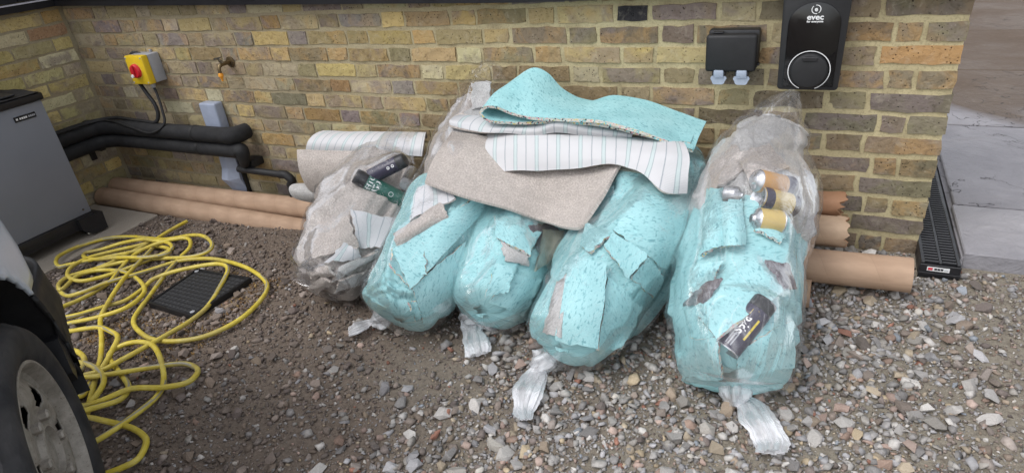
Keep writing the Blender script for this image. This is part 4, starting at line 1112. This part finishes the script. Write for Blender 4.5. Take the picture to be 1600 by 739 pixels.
mk('round_mark', [wrap(L * .80 + .008 * x - .012, .010 + .008 * y) for x, y in cr] + [wrap(L * .80 + .006 * x - .012, .010 + .006 * y) for x, y in cr], [(i, (i + 1) % 16, 16 + (i + 1) % 16, 16 + i) for i in range(16)], M['greyplastic'], e)
mk('yellow_flash', [wrap(L * .26, .012), wrap(L * .36, .012), wrap(L * .30, -.012), wrap(L * .24, -.002)], [(0, 1, 2, 3)], M['yellowprint'], e)
OA, OB = on(b5v, 1170, 279, .04, -.54), on(b5v, 1234, 294, .02, -.48)
YA, YB = on(b5v, 1240, 322, .02, -.50), on(b5v, 1186, 309, .050, -.58)
e, wrap, L = can(OA, OB, .033, M['canorange'], 'orange spray can with silver dome, uppermost in the rightmost bag', None, cap_len=.03)
for i in range(4): mk('print_line', [wrap(.075 + i * .010, -.016), wrap(.075 + i * .010, .012 - .003 * i), wrap(.0775 + i * .010, .012 - .003 * i), wrap(.0775 + i * .010, -.016)], [(0, 1, 2, 3)], M['pilegrey'], e)
lathe('dark_band', [(.0333, L - .03), (.0338, L - .028), (.0338, L - .002), (.033, L + .002)], OA, OB - OA, M['candark'], e, 30)
e, wrap, L = can(YA, YB, .034, M['canyellow'], 'yellow can with hollow silver base in the rightmost bag', M['candark'], cap_len=.02)
lathe('dark_band', [(.0343, L - .03), (.0348, L - .028), (.0348, L - .006), (.034, L - .002)], YA, YB - YA, M['candark'], e, 30)
e, wrap, L = can(on(b5v, 1172, 341, .04, -.6), on(b5v, 1220, 347, .012, -.56), .032, M['canyellow'], 'yellow can with silver dome, lowest of the three in the rightmost bag', None, cap_len=.022)
e, wrap, L = can(on(b5v, 1162, 306, .04, -.58), on(b5v, 1136, 304, .03, -.55), .026, M['alu'], 'short silver can behind the yellow cans in the rightmost bag', None, cap_len=.02)

# --- the sacks
waste_bag('leftmost clear bag of beige carpet strips and spray cans', B1[:2] + [(PY(580, 338, B1[2][0].y), .160), (PY(606, 283, B1[3][0].y), .150), (PY(626, 240, B1[4][0].y), .112), (PY(635, 208, B1[5][0].y), .062)], M['film_clear'], None, None, [(PY(637, 192, -.11), .030), (PY(641, 184, -.09), .003)], 1.3, FILL[1])
waste_bag('clear bag peaking highest at the wall, knotted tail lying left', B2, M['film_clear'], (596, 497), [(575, 505, 22), (558, 513, 30), (545, 520, 24)], [(PY(765, 112, -.075), .045), (PY(757, 96, -.06), .0)], 2.6, FILL[2])
waste_bag('small clear bag of turquoise underlay, third from left, knot in front', B3, M['film_clear'], (735, 492), [(737, 512, 34), (742, 535, 40), (748, 553, 30)], None, 4.1, FILL[3])
waste_bag('big clear bag of turquoise underlay under the carpets, white knot', B4, M['film_clear'], (850, 562), [(838, 585, 36), (826, 610, 46), (820, 640, 40), (822, 655, 22)], None, 5.2, FILL[4])
waste_bag('rightmost milky bag with spray cans and grey knotted tail', B5[:4] + [(PY(1182, 268, B5[4][0].y), .150), (PY(1196, 216, -.17), .112)], M['film_milky'], (1148, 608), [(1170, 632, 40), (1190, 660, 62), (1203, 690, 56), (1205, 706, 40)], [(PY(1211, 188, -.13), .080), (PY(1228, 163, -.10), .040), (PY(1242, 143, -.085), .003)], 6.7, FILL[5])

# --- draped carpets and underlay on top
ALLBAGS = bvh_of([c for o in COL.objects if o.name.startswith('plastic_bag') for c in o.children if c.name.startswith('film')])
def ctrl_sheet(name, rows, mats, thick, nu, nv, label, cat, wob=.004, uvrot=False, uvscale=1, parent=None, drape=False):
    """rows: list of rows of (px, py, wall distance)"""
    def put(x, y, Y):
        P = PY(x, y, Y)
        if drape:
            d = ray(x, y).normalized(); h = ALLBAGS.ray_cast(CAM, d, 6)
            if h[0] is not None and (h[0] - CAM).length < (P - CAM).length + .02: P = h[0] - d * .032
        return list(P)
    A = np.array([[put(x, y, Y) for x, y, Y in r] for r in rows])
    B = np.array([crs(r, nu) for r in A]); Cc = np.stack([crs(B[:, i], nv) for i in range(nu)], 1)
    o_ = random.uniform(0, 9)
    P = [[Vector(Cc[j, i]) + Vector((0, -.4, 1)) * wob * fn(Cc[j, i], 9, o_) for i in range(nu)] for j in range(nv)]
    return thing(grid_sheet(name, P, mats, thick, parent, uvscale, 0, uvrot), label, cat)
# beige carpet hanging in front
ctrl_sheet('carpet_piece', [
    [(664, 286, -.40), (720, 306, -.45), (790, 326, -.50), (850, 347, -.55), (900, 358, -.58), (922, 338, -.56)],
    [(672, 262, -.36), (730, 275, -.42), (800, 295, -.47), (860, 312, -.52), (915, 322, -.55), (942, 308, -.54)],
    [(690, 228, -.30), (745, 240, -.36), (810, 258, -.42), (870, 270, -.46), (925, 278, -.50), (960, 275, -.50)],
    [(706, 205, -.22), (760, 214, -.28), (820, 228, -.32), (880, 236, -.36), (935, 245, -.40), (975, 250, -.42)]], [M['pile'], M['backing'], M['pile']], .011, 48, 30, 'large beige carpet piece draped pile-up over the middle bags', 'carpet', drape=True)
# striped backing band across
ctrl_sheet('carpet_piece', [
    [(760, 268, -.46), (830, 267, -.485), (900, 263, -.50), (955, 257, -.51), (985, 263, -.52), (1005, 272, -.53), (1036, 300, -.53), (1072, 302, -.51)],
    [(759, 252, -.45), (830, 250, -.47), (900, 248, -.485), (955, 246, -.495), (988, 250, -.50), (1010, 256, -.51), (1042, 270, -.51), (1075, 274, -.49)],
    [(759, 230, -.42), (830, 230, -.44), (900, 230, -.45), (955, 232, -.46), (990, 235, -.465), (1015, 238, -.47), (1046, 245, -.47), (1077, 248, -.45)],
    [(762, 208, -.36), (830, 210, -.38), (900, 212, -.39), (955, 216, -.39), (992, 219, -.39), (1018, 222, -.39), (1046, 225, -.39), (1070, 228, -.38)],
    [(775, 204, -.26), (832, 206, -.27), (900, 208, -.28), (955, 211, -.28), (992, 214, -.28), (1016, 216, -.28), (1042, 219, -.28), (1062, 222, -.28)]], BACK, .008, 64, 28, 'white striped carpet backing strip hanging with a flap at right', 'carpet', .006, drape=True)
# second, wavy strip above it
ctrl_sheet('carpet_piece', [
    [(703, 197, -.36), (745, 207, -.38), (790, 208, -.39), (835, 211, -.40), (868, 206, -.40), (905, 209, -.39), (950, 214, -.38), (985, 217, -.36)],
    [(702, 190, -.35), (748, 199, -.37), (795, 201, -.385), (835, 203, -.40), (868, 194, -.41), (905, 199, -.40), (950, 206, -.38), (988, 211, -.36)],
    [(708, 182, -.31), (755, 190, -.33), (800, 193, -.34), (838, 194, -.35), (872, 185, -.36), (910, 190, -.35), (952, 198, -.33), (990, 205, -.32)],
    [(718, 178, -.22), (765, 184, -.24), (805, 188, -.25), (842, 188, -.25), (878, 184, -.25), (915, 187, -.25), (955, 192, -.24), (990, 198, -.24)]], BACK, .008, 60, 20, 'wavy white striped carpet strip between underlay and backing strip', 'carpet', .006, drape=True)
# grey lining fold seen under the top sheet
ctrl_sheet('carpet_piece', [
    [(935, 262, -.47), (975, 266, -.48), (1006, 270, -.48)], [(940, 253, -.44), (978, 256, -.45), (1008, 260, -.45)], [(945, 246, -.38), (980, 248, -.38), (1008, 250, -.38)]], [M['olive']] * 3, .008, 14, 10, 'grey carpet underside showing below the striped strip', 'carpet')
# folded turquoise sheet: lower layer, loop at left, upper layer
ctrl_sheet('underlay_sheet', [
    [(1078, 224, -.33), (1020, 216, -.37), (960, 200, -.40), (900, 192, -.40), (840, 192, -.40), (795, 192, -.40), (765, 189, -.40), (752, 179, -.40), (757, 169, -.40), (775, 168, -.41), (800, 177, -.41), (840, 186, -.42), (900, 188, -.42), (950, 193, -.42), (1000, 208, -.41), (1050, 225, -.38), (1083, 236, -.36)],
    [(1085, 210, -.24), (1030, 196, -.26), (970, 184, -.27), (910, 172, -.27), (860, 168, -.27), (815, 168, -.27), (785, 163, -.27), (773, 151, -.27), (781, 142, -.27), (800, 140, -.27), (825, 148, -.27), (862, 164, -.28), (912, 172, -.28), (958, 174, -.28), (1005, 185, -.28), (1055, 203, -.26), (1092, 214, -.25)],
    [(1092, 196, -.12), (1040, 180, -.12), (980, 168, -.12), (920, 158, -.12), (880, 148, -.12), (845, 142, -.12), (820, 132, -.12), (812, 122, -.12), (822, 112, -.12), (838, 107, -.12), (856, 116, -.12), (880, 142, -.12), (920, 159, -.12), (962, 152, -.12), (1010, 159, -.12), (1062, 178, -.12), (1103, 192, -.12)]], FOAM, .011, 110, 24, 'turquoise underlay sheet folded over on top of the pile', 'underlay', .006)
# carpet roll lying left of the bags
ctrl_sheet('carpet_piece', [
    [(478, 236, -.30), (530, 238, -.30), (590, 240, -.30), (660, 244, -.30)],
    [(482, 222, -.29), (535, 224, -.29), (595, 226, -.29), (662, 230, -.29)],
    [(492, 211, -.24), (545, 212, -.24), (600, 214, -.24), (664, 217, -.24)],
    [(508, 206, -.16), (560, 207, -.16), (610, 207, -.16), (666, 209, -.16)],
    [(520, 212, -.08), (565, 213, -.08), (612, 213, -.08), (668, 215, -.08)]], BACK, .010, 40, 22, 'white striped carpet curling over left of the bags', 'carpet', .003)
ctrl_sheet('carpet_piece', [
    [(505, 304, -.34), (540, 305, -.34), (590, 306, -.34)],
    [(484, 296, -.37), (530, 298, -.37), (590, 300, -.37)],
    [(471, 272, -.39), (525, 275, -.39), (590, 278, -.39)],
    [(466, 250, -.38), (522, 252, -.38), (590, 255, -.38)],
    [(465, 234, -.35), (520, 236, -.35), (592, 238, -.35)]], PILE, .012, 26, 26, 'beige carpet flap curving down in front of cardboard tubes', 'carpet', .003)
ctrl_sheet('carpet_piece', [
    [(505, 318, -.30), (545, 322, -.30), (600, 326, -.30)], [(465, 310, -.33), (525, 315, -.33), (600, 320, -.33)], [(453, 298, -.34), (510, 303, -.34), (600, 308, -.34)], [(458, 290, -.31), (515, 293, -.31), (600, 298, -.31)], [(480, 288, -.24), (530, 290, -.24), (600, 294, -.24)]], [M['whitefelt']] * 3, .012, 24, 22, 'folded white carpet edge resting on the cardboard tubes', 'carpet', .002)

# ---------------------------------------------------------------- van corner at lower left
yaw = .979; WC = Vector((-1.901, -1.867, .213)); VN = Vector((math.cos(yaw), math.sin(yaw), 0)); VL = Vector((-math.sin(yaw), math.cos(yaw), 0))
van = empty('parked_van', (WC.x, WC.y, -.11)); tag(van, 'white van corner with black wheel arch and dirty steel wheel', 'van')
def VP(l, n, z): return WC + VL * l + VN * n + Vector((0, 0, z - WC.z))
def lf(z): return float(np.interp(z, [.10, .18, .226, .30, .40, .455, .465, .56, .66, .8, 1.0, 1.3], [.48, .52, .68, .80, .76, .74, .625, .635, .60, .53, .42, .2]))
RA = .415; ACZ = .225
zs = [.16, .19, .226, .26, .30, .34, .38, .42, .455, .465, .49, .52, .56, .60, .64, .68, .72, .76, .82, .9, 1.0, 1.15, 1.3]
def prow(z):
    F_ = lf(z); R_ = .20; pts = []
    for l in np.linspace(-.30, F_ - R_, 34): pts.append((l, .012))
    for a in np.linspace(0, math.pi / 2, 10)[1:]: pts.append((F_ - R_ + R_ * math.sin(a), .012 - R_ * (1 - math.cos(a))))
    for n in np.linspace(-.3, -1.5, 6): pts.append((F_ + .02 * (1 - ((n + .9) / .9) ** 2), n))
    return pts
rows_ = [prow(z) for z in zs]; NP_ = len(rows_[0])
V = []; INS = []
for r_, z in zip(rows_, zs):
    for l, n in r_:
        d = math.hypot(l, z - ACZ); ins = (d < RA and n > -.05 and l < .5); INS.append(ins)
        if ins:
            pass
        V.append(VP(l, n, z))
def panel(name, sel, mat):
    F = []; used = {}; VV = []
    for j in range(len(zs) - 1):
        if not sel(zs[j], zs[j + 1]): continue
        for i in range(NP_ - 1):
            q = [j * NP_ + i, j * NP_ + i + 1, (j + 1) * NP_ + i + 1, (j + 1) * NP_ + i]
            if all(INS[k] for k in q): continue
            f = []
            for k in q:
                key = (k, INS[k])
                if key not in used:
                    p = V[k].copy()
                    if INS[k]:
                        jj, ii = divmod(k, NP_); l, n = rows_[jj][ii]; z = zs[jj]; d = math.hypot(l, z - ACZ)
                        s = RA / max(d, 1e-6); p = VP(l * s, n + .008, ACZ + (z - ACZ) * s)
                    used[key] = len(VV); VV.append(p)
                f.append(used[key])
            F.append(f)
    o = mk(name, VV, F, mat, van); sharp(o, 40)
    md = o.modifiers.new('thickness', 'SOLIDIFY'); md.thickness = .012; md.offset = -1
    return o
panel('wing', lambda a, b: a >= .46, M['van'])
panel('bumper', lambda a, b: b <= .456, M['matt'])
V2, F2 = [], []
th = np.linspace(math.radians(-18), math.radians(128), 40)
for n in (.016, -.1, -.26):
    for a in th: V2.append(VP(RA * math.cos(a), n, ACZ + RA * math.sin(a)))
m = len(th)
F2 = [(j * m + i, j * m + i + 1, (j + 1) * m + i + 1, (j + 1) * m + i) for j in range(2) for i in range(m - 1)]
mk('arch_liner', V2, F2, M['matt'], van, smooth=True)
mk('inner_arch', [VP(RA * 1.0 * math.cos(a), -.262, ACZ + RA * math.sin(a)) for a in np.linspace(0, 2 * math.pi, 32)[:-1]], [tuple(range(31))], M['matt'], van)
V3 = []
for n in (.010, -.14):
    for l, z in ((.345, .20), (.375, .30), (.425, .30), (.40, .19), (.36, .165)): V3.append(VP(l, n, z))
mk('mud_flap', V3, [(0, 1, 2, 3, 4), (9, 8, 7, 6, 5)] + [(k, k + 5, (k + 1) % 5 + 5, (k + 1) % 5) for k in range(5)], M['black'], van)
wheel = lathe('wheel', [(.0, -.16), (.20, -.16), (.205, -.10), (.0, -.10)], WC, VN, M['matt'], van, 32)
prof = [(.212, -.018), (.222, -.004), (.238, .004), (.262, .010), (.285, .010), (.300, .004), (.311, -.008), (.3135, -.014), (.322, -.022), (.3225, -.05), (.316, -.052), (.316, -.060), (.3230, -.062), (.3235, -.095), (.317, -.097), (.317, -.105), (.323, -.107), (.322, -.145), (.314, -.17), (.29, -.19), (.23, -.19)]
NT_ = 120; V4, F4 = [], []
e1 = VL; e2 = Vector((0, 0, 1))
for pi_, (r, o_) in enumerate(prof):
    for k in range(NT_):
        t = 2 * math.pi * k / NT_; rr2 = r
        if r > .3195 and (k + pi_ // 3) % 5 == 0: rr2 -= .008
        if pi_ in (6, 7) and k % 4 == 0: rr2 -= .005
        V4.append(WC + VN * o_ + (e1 * math.cos(t) + e2 * math.sin(t)) * rr2)
for i in range(len(prof) - 1):
    for k in range(NT_): F4.append((i * NT_ + k, i * NT_ + (k + 1) % NT_, (i + 1) * NT_ + (k + 1) % NT_, (i + 1) * NT_ + k))
sharp(mk('tyre', V4, F4, M['tyre'], wheel), 30)
rp = [(.222, -.006), (.221, -.002), (.214, -.001), (.209, -.008), (.203, -.030), (.192, -.038), (.178, -.030), (.165, -.022), (.152, -.018), (.138, -.016), (.124, -.017), (.112, -.022), (.104, -.026), (.070, -.026), (.064, -.014), (.058, -.012), (.054, -.026), (.03, -.030), (.0, -.030)]
V5, F5 = [], []; NR = 96
for r, o_ in rp:
    for k in range(NR):
        t = 2 * math.pi * k / NR; V5.append(WC + VN * o_ + (e1 * math.cos(t) + e2 * math.sin(t)) * max(r, .0005))
for i in range(len(rp) - 1):
    for k in range(NR):
        ph = (k + 11) % 16; wdt = {7: (5, 10), 8: (4, 11), 9: (4, 11), 10: (5, 10)}.get(i)
        if wdt and wdt[0] <= ph < wdt[1]: continue
        F5.append((i * NR + k, i * NR + (k + 1) % NR, (i + 1) * NR + (k + 1) % NR, (i + 1) * NR + k))
ro = sharp(mk('rim', V5, F5, M['rim'], wheel), 35); md = ro.modifiers.new('thickness', 'SOLIDIFY'); md.thickness = .004; md.offset = -1
for k in range(6):
    t = 2 * math.pi * (k + .74) / 6; p = WC + VN * -.032 + (e1 * math.cos(t) + e2 * math.sin(t)) * .087
    lathe('wheel_nut', [(.016, 0), (.016, .004), (.0125, .006), (.0135, .022), (.010, .026), (0, .027)], p, VN, M['rim'], wheel, 6, smooth_deg=20)

# ---------------------------------------------------------------- gravel
def stone_proto(seed, n=13, flat=.72):
    r = random.Random(seed); b = bmesh.new()
    for _ in range(n):
        v = Vector((r.gauss(0, 1), r.gauss(0, 1), r.gauss(0, 1))).normalized() * r.uniform(.82, 1.05)
        b.verts.new((v.x, v.y * r.uniform(.75, .95), v.z * flat))
    bmesh.ops.convex_hull(b, input=b.verts[:])
    bmesh.ops.delete(b, geom=[v for v in b.verts if not v.link_faces], context='VERTS')
    bmesh.ops.triangulate(b, faces=b.faces[:]); b.verts.index_update()
    V = np.array([v.co[:] for v in b.verts]); F = np.array([[v.index for v in f.verts] for f in b.faces]); b.free()
    return V, F
BIG = [stone_proto(i, random.choice((11, 13, 16)), random.uniform(.5, .8)) for i in range(14)]
SML = [stone_proto(100 + i, 8, .75) for i in range(8)]
GREYS = [(170, 166, 162), (146, 143, 141), (190, 186, 181), (130, 127, 126), (160, 159, 162), (144, 139, 132)]
WARM = [(158, 132, 120), (172, 148, 136), (150, 122, 106), (146, 128, 108), (166, 150, 126)]
ODD = [(188, 182, 172), (134, 142, 152), (150, 96, 76), (180, 160, 128)]
DIRT = [(116, 103, 94), (98, 88, 82), (134, 120, 110), (122, 106, 92), (146, 134, 126), (106, 94, 89)]
def density(x, y):
    n = noise.noise(Vector((x * 1.7, y * 1.7, 8))); n2 = noise.noise(Vector((x * 4.3, y * 4.3, 2)))
    d = np.interp(x, [-4.5, -2.6, -1.9, -1.45, -1.1, -.1, .15, .6], [.5, .5, .36, .66, 1.0, 1.0, .5, .36])
    if -2.3 < x < -1.2 and -1.15 < y < -.75: d *= .55
    if y > -.5 and x < -2: d *= .6
    return max(.05, min(1, d + .35 * n + .2 * n2))
def blocked(x, y):
    if y > -.012: return True
    if x > .112 and y > -.085: return True
    if -.02 < x < .12 and y > -.165: return True
    if x < -3.78 and y < -.28: return True
    if -2.90 < x < -2.53 and -1.06 < y < -.75:
        return True
    return False
def colour(x, y, big):
    side = np.interp(x, [-2.4, -1.5, -1.0], [.9, .55, .1]) if x < -1.0 else np.interp(x, [-.1, .3], [.1, .45])
    if random.random() < side: c = random.choice(DIRT)
    else:
        q = random.random(); c = random.choice(GREYS) if q < .74 else (random.choice(WARM) if q < .94 else random.choice(ODD))
    j = random.uniform(.86, 1.14); m_ = (152, 147, 142) if x > -1.5 else (124, 113, 105)
    return lin(*[min(235, (v * .76 + q_ * .24) * j) for v, q_ in zip(c, m_)])
items = []
def scatter(n, rmin, rmean, rsig, rmax, protos, area, weight):
    c = 0
    while c < n:
        x = random.uniform(area[0], area[1]); y = random.uniform(area[2], area[3])
        c += 1
        if blocked(x, y) or random.random() > weight(density(x, y)): continue
        r = min(rmax, max(rmin, random.lognormvariate(math.log(rmean), rsig)))
        items.append((x, y, r, protos))
AREA = (-3.9, 1.1, -2.1, 0)
scatter(40000, .0055, .0100, .42, .028, 0, AREA, lambda d: d ** 1.3)
scatter(60000, .003, .0054, .3, .009, 1, AREA, lambda d: .45 + .55 * d)
scatter(30000, .0016, .0028, .3, .005, 1, AREA, lambda d: .8)
scatter(5000, .0018, .0030, .3, .005, 1, (-2.95, -2.35, -1.3, -.7), lambda d: 1)      # ochre grit round the cover
for (px_, py_), r in (((975, 625), .019), ((990, 634), .016), ((1340, 585), .02), ((1450, 512), .018), ((530, 686), .022), ((600, 605), .016), ((1515, 605), .024), ((770, 575), .024), ((1060, 697), .022), ((640, 655), .018)):
    p = PG(px_, py_); items.append((p.x, p.y, r, 0))
items.sort(key=lambda t: -t[2])
single = []; mass = []
for it in items:
    if len(single) < 290 and it[3] == 0 and seen((it[0], it[1], gz(it[0]) + .01)): single.append(it)
    else: mass.append(it)
def gtop(x, y): return gz(x) - .012 + bumpz(x, y)
proto_me = []
for V, F in BIG:
    me = bpy.data.meshes.new('stone'); me.from_pydata([tuple(v) for v in V], [], [tuple(int(i) for i in f) for f in F]); me.materials.append(M['stone']); proto_me.append(me)
for x, y, r, _ in single:
    o = bpy.data.objects.new('stone', random.choice(proto_me)); link(o, ground)
    o.location = (x, y, gtop(x, y) + r * random.uniform(.25, .5)); o.scale = (r * random.uniform(.95, 1.3), r, r * random.uniform(.8, 1.1))
    o.rotation_euler = (random.gauss(0, .35), random.gauss(0, .35), random.uniform(0, 6.28)); o.color = colour(x, y, True)
VV, FF, CC = [], [], []; base = 0
for x, y, r, pr in mass:
    V, F = random.choice(BIG if pr == 0 else SML)
    a, b_, c_ = random.uniform(0, 6.28), random.gauss(0, .4), random.gauss(0, .4)
    R3 = np.array(Euler((b_, c_, a)).to_matrix())
    W3 = (V * np.array([random.uniform(.95, 1.3), 1, random.uniform(.8, 1.1)])) @ R3.T * r + np.array([x, y, gtop(x, y) + r * random.uniform(.15, .5)])
    VV.append(W3); FF.append(F + base); base += len(V)
    col = colour(x, y, False)
    if pr == 1 and -2.95 < x < -2.35 and -1.3 < y < -.7 and random.random() < .75: col = lin(*random.choice([(150, 118, 72), (126, 96, 62), (168, 142, 96), (96, 74, 52)]))
    CC.append(np.repeat(np.array(col)[None], len(V), 0))
VV = np.concatenate(VV); FF = np.concatenate(FF); CC = np.concatenate(CC)
me = bpy.data.meshes.new('gravel'); me.vertices.add(len(VV)); me.vertices.foreach_set('co', VV.astype(np.float32).ravel())
me.loops.add(FF.size); me.loops.foreach_set('vertex_index', FF.astype(np.int32).ravel())
me.polygons.add(len(FF)); me.polygons.foreach_set('loop_start', np.arange(0, FF.size, 3, dtype=np.int32))
at_ = me.color_attributes.new('Col', 'FLOAT_COLOR', 'POINT'); at_.data.foreach_set('color', CC.astype(np.float32).ravel())
me.materials.append(M['gravel']); me.update(); me.validate()
gr = bpy.data.objects.new('gravel', me); link(gr); tag(gr, 'loose grey and pink gravel scattered over the dirt', 'gravel', kind='stuff')
